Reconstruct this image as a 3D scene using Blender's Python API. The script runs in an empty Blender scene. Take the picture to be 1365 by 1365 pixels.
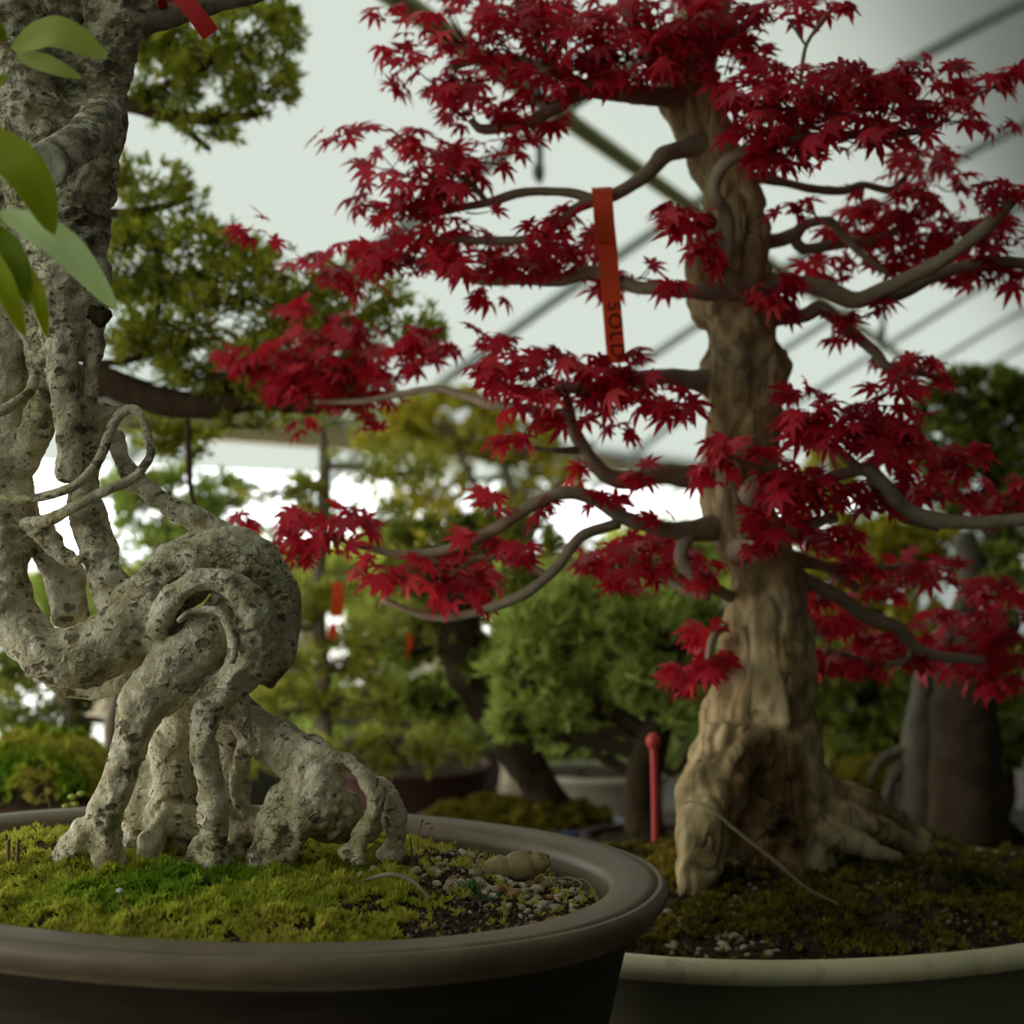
import bpy, bmesh, math, random
import numpy as np
from mathutils import Vector, noise, Matrix
random.seed(7); rng = np.random.default_rng(7)
sc = bpy.context.scene; COL = sc.collection
CZ = 1.33                      # camera height above the floor
F = 2165.0                     # focal length in pixels of the 1365 px frame
UP = np.array((0., 0., 1.))

def P(px, py, d):
    """The point at distance d (metres in front of the camera plane) seen at pixel px, py."""
    return np.array(((px-682.5)/F*d, d, CZ-(py-682.5)/F*d))

# ------------------------------------------------------------------ objects
def link(o, parent=None):
    COL.objects.link(o)
    if parent is not None: o.parent = parent
    return o
def tag(o, label=None, cat=None, group=None, kind=None):
    for k, v in (('label', label), ('category', cat), ('group', group), ('kind', kind)):
        if v: o[k] = v
    return o
def thing(name, label, cat, loc=(0, 0, 0), group=None):
    o = bpy.data.objects.new(name, None); o.empty_display_size = .02
    link(o); o.location = loc
    return tag(o, label, cat, group)
def mesh(name, V, Fs, mat, parent=None, smooth=True, tint=None, normals=None, slots=None):
    """One mesh object from world-space vertices; under a parent Empty the vertices become local to it."""
    V = np.asarray(V, float).reshape(-1, 3)
    off = np.zeros(3)
    if parent is not None:
        p = parent
        while p is not None: off = off + np.array(p.location); p = p.parent
        V = V - off
    me = bpy.data.meshes.new(name)
    if isinstance(Fs, np.ndarray):
        n, k = Fs.shape
        me.vertices.add(len(V)); me.vertices.foreach_set('co', V.astype(np.float32).ravel())
        me.loops.add(n*k); me.loops.foreach_set('vertex_index', Fs.astype(np.int32).ravel())
        me.polygons.add(n); me.polygons.foreach_set('loop_start', np.arange(0, n*k, k, dtype=np.int32))
        me.update(calc_edges=True)
    else:
        me.from_pydata([tuple(v) for v in V], [], [tuple(int(i) for i in f) for f in Fs])
    me.validate()
    if smooth: me.polygons.foreach_set('use_smooth', np.ones(len(me.polygons), bool))
    if tint is not None:
        a = me.attributes.new('tint', 'FLOAT', 'POINT'); a.data.foreach_set('value', np.asarray(tint, np.float32))
    for m in (mat if isinstance(mat, (list, tuple)) else [mat]): me.materials.append(m)
    if slots is not None: me.polygons.foreach_set('material_index', np.asarray(slots, np.int32))
    me.update()
    if normals is not None: me.normals_split_custom_set_from_vertices([tuple(n) for n in normals])
    return link(bpy.data.objects.new(name, me), parent)

class MB:
    """Collects shapes for ONE mesh."""
    def __init__(s): s.V = []; s.F = []; s.n = 0; s.S = []
    def add(s, V, Fs, slot=0):
        V = np.asarray(V, float).reshape(-1, 3); s.V.append(V)
        for f in Fs: s.F.append([int(i)+s.n for i in f]); s.S.append(slot)
        s.n += len(V)
    def build(s, name, mat, parent=None, smooth=True, **k):
        return mesh(name, np.concatenate(s.V), s.F, mat, parent, smooth, slots=s.S if isinstance(mat, (list, tuple)) else None, **k)

def catmull(pts, n):
    """Smooth curve through the rows of pts (any width), n samples."""
    p = np.asarray(pts, float)
    q = np.vstack([2*p[0]-p[1], p, 2*p[-1]-p[-2]])
    seg = np.linalg.norm(np.diff(p[:, :3], axis=0), axis=1); cum = np.concatenate([[0], np.cumsum(seg)])
    out = []
    for s in np.linspace(0, cum[-1], n):
        i = min(np.searchsorted(cum, s, side='right')-1, len(p)-2); i = max(i, 0)
        t = (s-cum[i])/max(seg[i], 1e-9)
        a, b, c, d = q[i], q[i+1], q[i+2], q[i+3]
        out.append(.5*((2*b)+(-a+c)*t+(2*a-5*b+4*c-d)*t*t+(-a+3*b-3*c+d)*t**3))
    return np.array(out)

def sweep(pts, step=.006, seg=12, rough=.0, freq=60., lobes=0., caps=True):
    """Tube through rows (x, y, z, r); rough = knobbly radius noise."""
    p = np.asarray(pts, float)
    L = np.linalg.norm(np.diff(p[:, :3], axis=0), axis=1).sum()
    c = catmull(p, max(4, int(L/step)+1)); n = len(c)
    X = c[:, :3]; R = np.maximum(c[:, 3], .0002)
    T = np.gradient(X, axis=0); T /= np.linalg.norm(T, axis=1)[:, None]+1e-12
    N = np.cross(T[0], UP if abs(T[0][2]) < .9 else np.array((1., 0, 0))); N /= np.linalg.norm(N)
    ph = random.uniform(0, 6)
    V = []
    th = np.linspace(0, 2*math.pi, seg, endpoint=False)
    for i in range(n):
        N = N-T[i]*N.dot(T[i]); N /= np.linalg.norm(N); B = np.cross(T[i], N)
        k = 1+lobes*(np.sin(2*th+ph+i*.05)+.6*np.sin(3*th-ph*2+i*.03))
        ring = X[i]+(np.cos(th)*R[i]*k)[:, None]*N+(np.sin(th)*R[i]*k)[:, None]*B
        if rough:
            for j in range(seg):
                d = ring[j]-X[i]
                ring[j] = X[i]+d*(1+rough*noise.noise(Vector(ring[j]*freq))+rough*.5*noise.noise(Vector(ring[j]*freq*2.7)))
        V.append(ring)
    V = np.concatenate(V)
    Fs = [(i*seg+j, i*seg+(j+1) % seg, (i+1)*seg+(j+1) % seg, (i+1)*seg+j) for i in range(n-1) for j in range(seg)]
    if caps:
        k = len(V); V = np.vstack([V, X[0]-T[0]*R[0]*.5, X[-1]+T[-1]*R[-1]*.5])
        Fs += [(k, (j+1) % seg, j) for j in range(seg)]
        b = (n-1)*seg; Fs += [(k+1, b+j, b+(j+1) % seg) for j in range(seg)]
    return V, Fs

def pxpath(rows, d0, scale_d=None):
    """rows (px, py, r_px, depth offset) -> rows (x, y, z, r)"""
    out = []
    for r in rows:
        d = d0+(r[3] if len(r) > 3 else 0.)
        p = P(r[0], r[1], d); out.append((*p, r[2]/F*d))
    return out

# ------------------------------------------------------------------ materials
class NT:
    def __init__(s, name):
        s.m = bpy.data.materials.new(name); s.m.use_nodes = True; s.t = s.m.node_tree; s.t.nodes.clear()
        s.out = s.n('ShaderNodeOutputMaterial')
    def n(s, kind, **kw):
        o = s.t.nodes.new(kind)
        for k, v in kw.items():
            if k.startswith('i_'): o.inputs[int(k[2:]) if k[2:].isdigit() else k[2:].replace('_', ' ')].default_value = v
            else: setattr(o, k, v)
        return o
    def l(s, a, b): s.t.links.new(a, b)
    def ramp(s, fac, stops):
        r = s.n('ShaderNodeValToRGB'); e = r.color_ramp.elements
        while len(e) < len(stops): e.new(.5)
        for q, (p, c) in zip(e, stops): q.position = p; q.color = (*c, 1) if len(c) == 3 else c
        s.l(fac, r.inputs[0]); return r.outputs[0]
    def coord(s, scale=1.):
        t = s.n('ShaderNodeTexCoord'); mp = s.n('ShaderNodeMapping'); s.l(t.outputs['Object'], mp.inputs[0])
        mp.inputs['Scale'].default_value = scale if hasattr(scale, '__len__') else (scale,)*3
        return mp.outputs[0]
    def noise(s, co, scale, detail=4, rough=.55, dist=0.):
        x = s.n('ShaderNodeTexNoise'); s.l(co, x.inputs['Vector']); x.inputs['Scale'].default_value = scale
        x.inputs['Detail'].default_value = detail; x.inputs['Roughness'].default_value = rough; x.inputs['Distortion'].default_value = dist
        return x.outputs[0]
    def voro(s, co, scale, feature='F1', out=0, rnd=1.):
        x = s.n('ShaderNodeTexVoronoi', feature=feature); s.l(co, x.inputs['Vector']); x.inputs['Scale'].default_value = scale
        x.inputs['Randomness'].default_value = rnd
        return x.outputs[out]
    def mix(s, fac, a, b, blend='MIX'):
        x = s.n('ShaderNodeMix', data_type='RGBA', blend_type=blend)
        for v, i in ((fac, 0), (a, 6), (b, 7)):
            if hasattr(v, 'is_linked'): s.l(v, x.inputs[i])
            else: x.inputs[i].default_value = v if not hasattr(v, '__len__') else ((*v, 1) if len(v) == 3 else v)
        return x.outputs[2]
    def math(s, op, a, b=0., clamp=False):
        x = s.n('ShaderNodeMath', operation=op, use_clamp=clamp)
        for v, i in ((a, 0), (b, 1)):
            if hasattr(v, 'is_linked'): s.l(v, x.inputs[i])
            else: x.inputs[i].default_value = v
        return x.outputs[0]
    def bsdf(s, col, rough=.7, spec=.3, bump=None, bstr=.4, bdist=.002):
        b = s.n('ShaderNodeBsdfPrincipled')
        if hasattr(col, 'is_linked'): s.l(col, b.inputs['Base Color'])
        else: b.inputs['Base Color'].default_value = (*col, 1)
        if hasattr(rough, 'is_linked'): s.l(rough, b.inputs['Roughness'])
        else: b.inputs['Roughness'].default_value = rough
        b.inputs['Specular IOR Level'].default_value = spec
        if bump is not None:
            q = s.n('ShaderNodeBump'); q.inputs['Strength'].default_value = bstr; q.inputs['Distance'].default_value = bdist
            s.l(bump, q.inputs['Height']); s.l(q.outputs[0], b.inputs['Normal'])
        s.l(b.outputs[0], s.out.inputs[0]); return b

def plain(name, col, rough=.6, spec=.3, vary=.15, scale=30, bump=.15, bdist=.001):
    t = NT(name); co = t.coord(); nz = t.noise(co, scale, 5)
    c = t.mix(nz, [x*(1-vary) for x in col], [min(1, x*(1+vary)) for x in col])
    t.bsdf(c, rough, spec, nz, bump, bdist); return t.m

def pale_bark():
    t = NT('pale_lenticel_bark'); co = t.coord()
    big = t.noise(co, 12, 3); mid = t.noise(co, 55, 5, .62, .3); fine = t.noise(co, 300, 5, .65); flake = t.noise(co, 120, 5, .6, 1.2)
    c = t.ramp(mid, [(.30, (.30, .235, .115)), (.43, (.62, .54, .33)), (.60, (.90, .84, .62))])
    c = t.mix(t.ramp(big, [(.50, (0, 0, 0)), (.68, (.6,)*3)]), c, (.40, .38, .15))            # lichen tint
    c = t.mix(t.ramp(t.noise(co, 26, 6, .65, .8), [(.60, (0, 0, 0)), (.64, (.7,)*3)]), c, (.17, .15, .11))   # dark weathered patches
    # raised dark corky spots, ragged
    warp = t.n('ShaderNodeTexNoise'); t.l(co, warp.inputs[0]); warp.inputs['Scale'].default_value = 190; warp.inputs['Detail'].default_value = 4
    def warped(scale, amt):
        a = t.n('ShaderNodeVectorMath', operation='SCALE'); a.inputs[3].default_value = amt; t.l(warp.outputs[1], a.inputs[0])
        b = t.n('ShaderNodeVectorMath', operation='ADD'); t.l(t.coord((1, 1, 1.6)), b.inputs[0]); t.l(a.outputs[0], b.inputs[1]); return b.outputs[0]
    wv = warped(1, .011)
    def spots(scale, msk, lo, k):
        d = t.voro(wv, scale); m = t.math('MULTIPLY', t.math('SUBTRACT', t.noise(co, msk, 3), lo, True), k)
        return t.ramp(t.math('SUBTRACT', d, m), [(-.0, (1,)*3), (.12, (0,)*3)])
    s1 = spots(105, 30, .44, 1.4); s2 = spots(50, 19, .44, 1.35)
    sp = t.math('MAXIMUM', s1, s2)
    z = t.n('ShaderNodeSeparateXYZ'); t.l(co, z.inputs[0])
    hi = t.math('MULTIPLY', t.math('SUBTRACT', z.outputs[2], .36, True), 7., True)
    mot = t.ramp(t.noise(wv, 62, 5, .62), [(.47, (0,)*3), (.56, (1,)*3)])
    c = t.mix(t.math('MULTIPLY', t.math('MULTIPLY', mot, hi), .72), c, (.13, .105, .055))
    c = t.mix(t.math('MULTIPLY', sp, .82), c, (.125, .085, .042))
    ring = t.ramp(t.voro(wv, 48), [(.12, (0,)*3), (.2, (.35,)*3), (.3, (0,)*3)])
    c = t.mix(t.math('MULTIPLY', t.ramp(fine, [(.30, (1,)*3), (.44, (0,)*3)]), .45), c, (.17, .145, .09))
    crk = t.math('MULTIPLY', t.ramp(t.voro(wv, 85, 'DISTANCE_TO_EDGE'), [(.015, (1,)*3), (.06, (0,)*3)]), t.ramp(t.noise(co, 24, 3), [(.53, (0,)*3), (.64, (1,)*3)]))
    c = t.mix(t.math('MULTIPLY', crk, .5), c, (.13, .105, .06))
    h = t.math('ADD', t.math('MULTIPLY', fine, .7), t.math('MULTIPLY', sp, -.7))
    h = t.math('ADD', h, t.math('MULTIPLY', flake, 1.5)); h = t.math('ADD', h, t.math('MULTIPLY', crk, -.8))
    t.bsdf(c, .66, .3, h, 1.0, .0032); return t.m

def maple_bark():
    t = NT('maple_bark'); co = t.coord((1, 1, .33))
    wav = t.noise(co, 30, 6, .6, .6); fine = t.noise(t.coord(), 240, 4)
    crack = t.voro(t.coord((1, 1, .12)), 40, 'DISTANCE_TO_EDGE')
    c = t.ramp(wav, [(.28, (.085, .055, .022)), (.42, (.29, .205, .09)), (.55, (.47, .355, .18)), (.72, (.64, .51, .29))])
    cr = t.ramp(t.math('ADD', crack, t.math('MULTIPLY', t.noise(co, 55, 3), .12)), [(.035, (1,)*3), (.085, (0,)*3)])
    c = t.mix(t.math('MULTIPLY', cr, .5), c, (.06, .045, .022))
    c = t.mix(t.ramp(t.noise(t.coord(), 9, 3), [(.52, (0,)*3), (.7, (.55,)*3)]), c, (.24, .225, .15))
    dk = t.n('ShaderNodeAttribute', attribute_name='tint').outputs['Fac']; n1 = t.noise(t.coord((1, 1, .6)), 50, 6, .65, .5)
    dk = t.ramp(t.math('ADD', dk, t.math('MULTIPLY', t.math('SUBTRACT', n1, .5), .9)), [(.35, (0,)*3), (.6, (1,)*3)])
    c = t.mix(dk, c, t.ramp(n1, [(.3, (.06, .036, .016)), (.55, (.20, .115, .045)), (.78, (.38, .24, .10))]))
    h = t.math('ADD', t.math('MULTIPLY', cr, -1.2), t.math('ADD', wav, t.math('MULTIPLY', fine, .3)))
    t.bsdf(c, .8, .2, h, .8, .004); return t.m

def leafy(name, ramp, trans=.35, rough=.5, spec=.25, tcol=None):
    """ramp over the per-leaf 'tint' attribute."""
    t = NT(name)
    a = t.n('ShaderNodeAttribute', attribute_name='tint')
    c = t.ramp(a.outputs['Fac'], ramp)
    b = t.bsdf(c, rough, spec)
    tr = t.n('ShaderNodeBsdfTranslucent')
    if tcol: t.l(t.mix(.6, c, tcol), tr.inputs[0])
    else: t.l(c, tr.inputs[0])
    mx = t.n('ShaderNodeMixShader'); mx.inputs[0].default_value = trans
    t.l(b.outputs[0], mx.inputs[1]); t.l(tr.outputs[0], mx.inputs[2]); t.l(mx.outputs[0], t.out.inputs[0])
    return t.m

M = {}
M['bark'] = pale_bark()
M['maple_bark'] = maple_bark()
M['branch'] = plain('maple_branch_bark', (.30, .245, .165), .7, .2, .4, 90, .5, .002)
M['twig_red'] = plain('dark_red_twig', (.10, .025, .025), .6, .2)
M['cut'] = plain('weathered_cut_wood', (.42, .40, .30), .85, .1, .4, 160, .7, .003)
M['dark_bark'] = plain('dark_rough_bark', (.055, .039, .022), .9, .1, .5, 60, .9, .008)
M['grey_bark'] = plain('grey_brown_bark', (.22, .19, .13), .9, .1, .45, 55, .9, .006)
M['drift'] = plain('bleached_deadwood', (.12, .108, .078), .85, .1, .4, 50, .7, .006)
M['brown_bough'] = plain('brown_conifer_bark', (.07, .046, .026), .9, .1, .45, 70, .9, .006)
M['clay'] = None
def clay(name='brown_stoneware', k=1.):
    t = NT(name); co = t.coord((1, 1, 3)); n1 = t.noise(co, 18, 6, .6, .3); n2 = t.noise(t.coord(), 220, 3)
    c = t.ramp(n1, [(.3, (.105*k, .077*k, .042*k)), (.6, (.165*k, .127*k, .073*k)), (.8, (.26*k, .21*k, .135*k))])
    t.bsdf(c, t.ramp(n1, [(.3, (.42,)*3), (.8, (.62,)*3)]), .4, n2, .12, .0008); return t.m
M['clay'] = clay('shaded_brown_stoneware', .22); M['clay_rim'] = clay('lit_brown_stoneware', 1.05)  # one clay, with shade put into the body colour and light into the rim
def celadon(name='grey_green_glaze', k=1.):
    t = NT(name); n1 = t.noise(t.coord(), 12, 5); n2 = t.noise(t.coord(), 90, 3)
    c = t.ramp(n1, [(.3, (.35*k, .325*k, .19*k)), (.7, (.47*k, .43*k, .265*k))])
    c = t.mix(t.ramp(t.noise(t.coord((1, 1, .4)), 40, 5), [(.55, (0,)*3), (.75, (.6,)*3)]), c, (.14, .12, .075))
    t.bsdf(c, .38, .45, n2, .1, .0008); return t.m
M['celadon'] = celadon('grey_green_glaze', .42); M['celadon_rim'] = celadon('lit_rim_glaze', 1.85)  # same glaze twice: shade darkened into the body, light into the rim
M['blue_glaze'] = plain('dark_blue_glaze', (.05, .085, .17), .25, .5, .3, 25, .05)
M['red_clay'] = plain('dark_red_clay', (.07, .03, .022), .7, .2, .2, 25, .1)
M['cream_glaze'] = plain('cream_glaze', (.36, .34, .25), .4, .4, .1, 15, .05)
def soil():
    t = NT('potting_soil'); co = t.coord(); v = t.voro(co, 260, out=1); n1 = t.noise(co, 45, 5)
    d = t.voro(co, 260)
    c = t.mix(t.ramp(n1, [(.4, (0,)*3), (.65, (1,)*3)]), (.026, .018, .010), (.085, .062, .035))
    c = t.mix(t.math('MULTIPLY', t.ramp(t.n('ShaderNodeSeparateColor').outputs[0] if 0 else d, [(.0, (1,)*3), (.5, (0,)*3)]), .35), c, (.16, .125, .075))
    t.bsdf(c, .95, .1, d, .9, .003); return t.m
M['soil'] = soil()
M['red_tag'] = leafy('red_plastic', [(0, (.96, .15, .045)), (1, (.96, .15, .045))], .4, .45, .3)
M['crimson_tag'] = leafy('crimson_plastic', [(0, (.62, .02, .02)), (1, (.62, .02, .02))], .3, .4, .3)
M['orange_tag'] = plain('orange_red_plastic', (.75, .10, .04), .5, .3, .06, 40, .05)
M['stake'] = plain('faded_red_plastic', (.50, .055, .045), .5, .3, .1, 60, .05)
M['ink'] = plain('black_ink', (.012, .008, .008), .6, .2, .05)
M['galv'] = plain('galvanised_tube', (.40, .44, .42), .5, .4, .12, 12, .05)
M['olive_tube'] = plain('weathered_olive_tube', (.30, .29, .085), .6, .3, .25, 12, .1)
M['timber'] = plain('weathered_timber', (.62, .50, .29), .8, .15, .25, 14, .3)
M['bench'] = plain('grey_bench_boards', (.10, .085, .062), .85, .15, .35, 20, .4)
M['steel'] = plain('dark_steel', (.08, .085, .085), .45, .4, .1)
M['ground'] = plain('gravel_ground', (.10, .09, .07), .95, .1, .4, 40, .6, .01)
M['yard'] = plain('pale_gravel_yard', (.55, .55, .52), .95, .1, .15, 8, .3)
M['wall'] = plain('brown_shed_cladding', (.07, .06, .045), .8, .2, .3, 6, .2)
def blocker_sheet():
    t = NT('light_blocker_sheet'); tr = t.n('ShaderNodeBsdfTransparent'); df = t.n('ShaderNodeBsdfDiffuse'); df.inputs[0].default_value = (.03, .032, .03, 1)
    mx = t.n('ShaderNodeMixShader'); mx.inputs[0].default_value = .86
    t.l(tr.outputs[0], mx.inputs[1]); t.l(df.outputs[0], mx.inputs[2]); t.l(mx.outputs[0], t.out.inputs[0]); return t.m
M['shade'] = blocker_sheet()  # nearly opaque black for the added sheet that blocks sky light
M['maple_leaf'] = leafy('crimson_maple_leaf', [(0, (.20, .004, .014)), (.4, (.46, .010, .032)), (.75, (.74, .028, .060)), (1, (.92, .085, .10))], .45, .42, .3, (.85, .03, .045))
M['broad_leaf'] = leafy('glossy_green_leaf', [(0, (.12, .22, .02)), (.5, (.46, .52, .015)), (1, (.80, .92, .55))], .45, .42, .25)
M['moss'] = leafy('green_moss', [(0, (.08, .23, .015)), (.35, (.27, .40, .03)), (.7, (.56, .56, .07)), (1, (.66, .56, .13))], .4, .8, .05)
M['olive_moss'] = leafy('olive_moss', [(0, (.04, .04, .01)), (.5, (.19, .165, .02)), (1, (.34, .26, .04))], .25, .9, .05)
M['needle_a'] = leafy('juniper_needles', [(0, (.13, .14, .02)), (.35, (.36, .40, .045)), (.8, (.64, .66, .09)), (1, (.62, .42, .08))], .55, .6, .15)
M['needle_b'] = leafy('larch_needles', [(0, (.30, .32, .04)), (.5, (.54, .56, .10)), (1, (.76, .70, .20))], .4, .6, .12)
M['needle_c'] = leafy('pine_needles', [(0, (.20, .28, .045)), (.5, (.48, .58, .13)), (1, (.72, .78, .30))], .35, .6, .12)
M['needle_d'] = leafy('dark_evergreen_needles', [(0, (.08, .10, .018)), (.5, (.23, .27, .04)), (1, (.44, .46, .08))], .45, .6, .12)
M['leaf_y'] = leafy('yellow_green_leaves', [(0, (.34, .32, .025)), (.5, (.56, .50, .05)), (1, (.74, .62, .09))], .4, .6, .12)
M['stalk'] = plain('dry_straw_stalk', (.26, .22, .14), .7, .2, .3, 80)
M['twig_dry'] = plain('dry_grey_twig', (.24, .20, .14), .8, .1, .35, 120, .5)
M['sprout'] = plain('reddish_sprout_stem', (.20, .13, .05), .6, .2)
M['white_bud'] = plain('whitish_bud', (.62, .60, .52), .6, .2)
M['yellow_bud'] = plain('yellow_bud', (.50, .36, .04), .6, .2)
M['grass'] = plain('green_grass_blade', (.07, .20, .06), .5, .2, .3, 50)
def pebble_mat(name, col): return plain(name, col, .8, .2, .3, 150, .4, .001)
PEB = [pebble_mat('tan_pebble', (.42, .33, .20)), pebble_mat('cream_pebble', (.58, .50, .35)), pebble_mat('grey_pebble', (.38, .33, .24)), pebble_mat('orange_pebble', (.40, .20, .09))]
M['rock'] = plain('mossy_brown_rock', (.34, .26, .13), .9, .1, .45, 120, .8, .002)
def film():
    t = NT('milky_greenhouse_film')
    tr = t.n('ShaderNodeBsdfTranslucent'); tr.inputs[0].default_value = (.184, .202, .192, 1)
    df = t.n('ShaderNodeBsdfDiffuse'); df.inputs[0].default_value = (.5, .54, .52, 1)
    mx = t.n('ShaderNodeMixShader'); mx.inputs[0].default_value = .18
    t.l(tr.outputs[0], mx.inputs[1]); t.l(df.outputs[0], mx.inputs[2]); t.l(mx.outputs[0], t.out.inputs[0]); return t.m
M['film'] = film()

# ------------------------------------------------------------------ camera, sky
cam = bpy.data.objects.new('camera', bpy.data.cameras.new('camera')); link(cam)
cam.location = (0, 0, CZ); cam.rotation_euler = (math.pi/2, 0, 0)
cam.data.sensor_width = 36; cam.data.lens = F/1365*36; cam.data.clip_start = .05
cam.data.dof.use_dof = True; cam.data.dof.focus_distance = 1.235; cam.data.dof.aperture_fstop = 5.6
sc.camera = cam
w = bpy.data.worlds.new('overcast_sky'); sc.world = w; w.use_nodes = True
wt = w.node_tree; wt.nodes.clear()
wo = wt.nodes.new('ShaderNodeOutputWorld'); bg = wt.nodes.new('ShaderNodeBackground'); tc = wt.nodes.new('ShaderNodeTexCoord')
dp = wt.nodes.new('ShaderNodeVectorMath'); dp.operation = 'DOT_PRODUCT'; dp.inputs[1].default_value = (-.985, -.05, .17)
rp = wt.nodes.new('ShaderNodeValToRGB'); e = rp.color_ramp.elements
e[0].position = 0.; e[0].color = (.10, .11, .11, 1); e[1].position = 1.; e[1].color = (1., .97, .90, 1); q = e.new(.5); q.color = (.31, .325, .32, 1); q = e.new(.68); q.color = (.46, .475, .46, 1)
mr = wt.nodes.new('ShaderNodeMapRange'); mr.inputs[1].default_value = -1
wt.links.new(tc.outputs['Generated'], dp.inputs[0]); wt.links.new(dp.outputs['Value'], mr.inputs[0]); wt.links.new(mr.outputs[0], rp.inputs[0])
wt.links.new(rp.outputs[0], bg.inputs[0]); bg.inputs[1].default_value = 6.2; wt.links.new(bg.outputs[0], wo.inputs[0])
sc.view_settings.view_transform = 'Standard'; sc.view_settings.look = 'None'; sc.view_settings.gamma = 1
sc.view_settings.use_curve_mapping = False; sc.view_settings.exposure = 0.38
sc.cycles.max_bounces = 8; sc.cycles.diffuse_bounces = 5; sc.cycles.transmission_bounces = 4; sc.cycles.glossy_bounces = 2
sc.cycles.use_denoising = True; sc.cycles.caustics_reflective = False; sc.cycles.caustics_refractive = False

# ------------------------------------------------------------------ greenhouse
A = math.radians(20.5)
UX = np.array((math.sin(A), math.cos(A), 0)); VX = np.array((math.cos(A), -math.sin(A), 0))
def G(u, v, z): return UX*u+VX*v+UP*(CZ+z)
PROF = [(-2.55, .10), (-2.4, .235), (-1.91, .57), (-1.31, .94), (-.56, 1.37), (-.05, 1.56), (.6, 1.72), (1.3, 1.78), (2.1, 1.72), (3.0, 1.45), (3.9, 1.0), (4.8, .5), (5.2, .10)]
prof = catmull(np.array([(v, 0, z) for v, z in PROF]), 60)[:, [0, 2]]
U0, U1 = -2.2, 17.
def strip(name, pv, us, mat, off=0., kind='structure', lab=None, cat=None):
    V = [G(u, v, z+off) for u in us for v, z in pv]; n = len(pv)
    Fs = [(i*n+j, i*n+j+1, (i+1)*n+j+1, (i+1)*n+j) for i in range(len(us)-1) for j in range(n-1)]
    o = mesh(name, V, Fs, mat); tag(o, lab, cat, kind=kind); return o
SPLIT = 30
strip('ceiling', prof, np.linspace(U0, U1, 9), M['film'], .03, lab='milky translucent plastic film stretched over the greenhouse hoops', cat='ceiling')
sp = [p for p in prof if p[0] > -.86]
strip('added_light_blocker', np.array([(v*1.0, z+.40) for v, z in sp]), np.linspace(U0, U1, 5), M['shade'], 0., kind='structure', lab='added black sheet above the right part of the roof, blocking light', cat='light blocker')  # added unseen sheet, there only to darken the right side
for i, u in enumerate((2.35, 3.72, 5.0, 6.45, 7.95, 9.6, 11.4, 13.3, 15.2)):
    rows = [(*G(u, v, z), .0185) for v, z in prof[::3]]
    V, Fs = sweep(rows, .12, 10)
    tag(mesh('trim_%d' % (i+1), V, Fs, M['galv']), ['nearest grey hoop tube above the camera', 'grey hoop tube rising behind the red pads at upper left', 'grey hoop tube crossing top right corner of the roof', 'second grey hoop tube from the top right corner', 'third grey hoop tube from the top right corner', 'fourth grey hoop tube from the top right corner', 'fifth grey hoop tube from the top right corner', 'sixth grey hoop tube low at right', 'farthest grey hoop tube near the end wall'][i], 'roof tube', kind='structure')
V, Fs = sweep([(*G(u, -1.245, .945), .024) for u in (U0, 2, 6, 12, U1)], .5, 10)
tag(mesh('trim_10', V, Fs, M['olive_tube']), 'olive green roof tube running lengthwise behind the maple', 'roof tube', kind='structure')
def gbox(u0, u1, v0, v1, z0, z1):
    V = [G(u, v, z) for u in (u0, u1) for v in (v0, v1) for z in (z0, z1)]
    return V, [(0, 1, 3, 2), (4, 6, 7, 5), (0, 4, 5, 1), (2, 3, 7, 6), (0, 2, 6, 4), (1, 5, 7, 3)]
V, Fs = gbox(U0, U1, -2.44, -2.38, .205, .335)
tag(mesh('trim_11', V, Fs, M['timber'], smooth=False), 'tan timber eave board above the open side', 'beam', kind='structure')
V, Fs = gbox(U0, U1, -2.46, -2.40, -1.33, -.60)
tag(mesh('wall_left', V, Fs, M['wall'], smooth=False), 'low brown side wall below the open side', 'wall', kind='structure')
V, Fs = gbox(U0, U1, 5.1, 5.2, -1.33, .2)
tag(mesh('wall_right', V, Fs, M['wall'], smooth=False), 'brown side wall right of the greenhouse', 'wall', kind='structure')
pv = np.vstack([prof, [[5.2, -1.33], [-2.55, -1.33]]])
V, Fs = gbox(U0-.05, U0-.01, -2.55, 5.2, -1.33, .05)
tag(mesh('trim_12', V, Fs, M['wall'], smooth=False), 'brown boards of the lower end wall behind the camera', 'wall', kind='structure')
V, Fs = gbox(U0-.05, U0-.01, .15, 5.2, .05, 1.9)
tag(mesh('trim_13', V, Fs, M['wall'], smooth=False), 'added brown boards blocking light at the upper end wall behind the camera', 'wall', kind='structure')  # unseen boards added to cut light from behind the camera on the right
for nm, u, mt, lab in (('wall_back', U0, M['film'], 'milky film end wall behind the camera'), ('wall_front', U1, M['film'], 'milky film end wall at the far end')):
    V = [G(u, v, z+.03) for v, z in pv]
    tag(mesh(nm, V, [tuple(range(len(V)))], mt, smooth=False), lab, 'wall', kind='structure')
V, Fs = gbox(U0, U1, -2.5, 5.2, -1.43, -1.33)
tag(mesh('floor', V, Fs, M['ground'], smooth=False), 'dark gravel greenhouse floor', 'floor', kind='structure')
V, Fs = gbox(-12, 40, -30, -2.5, -1.45, -1.35)
tag(mesh('ground', V, Fs, M['yard'], smooth=False), 'pale gravel yard outside the open side', 'ground', kind='structure')
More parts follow.
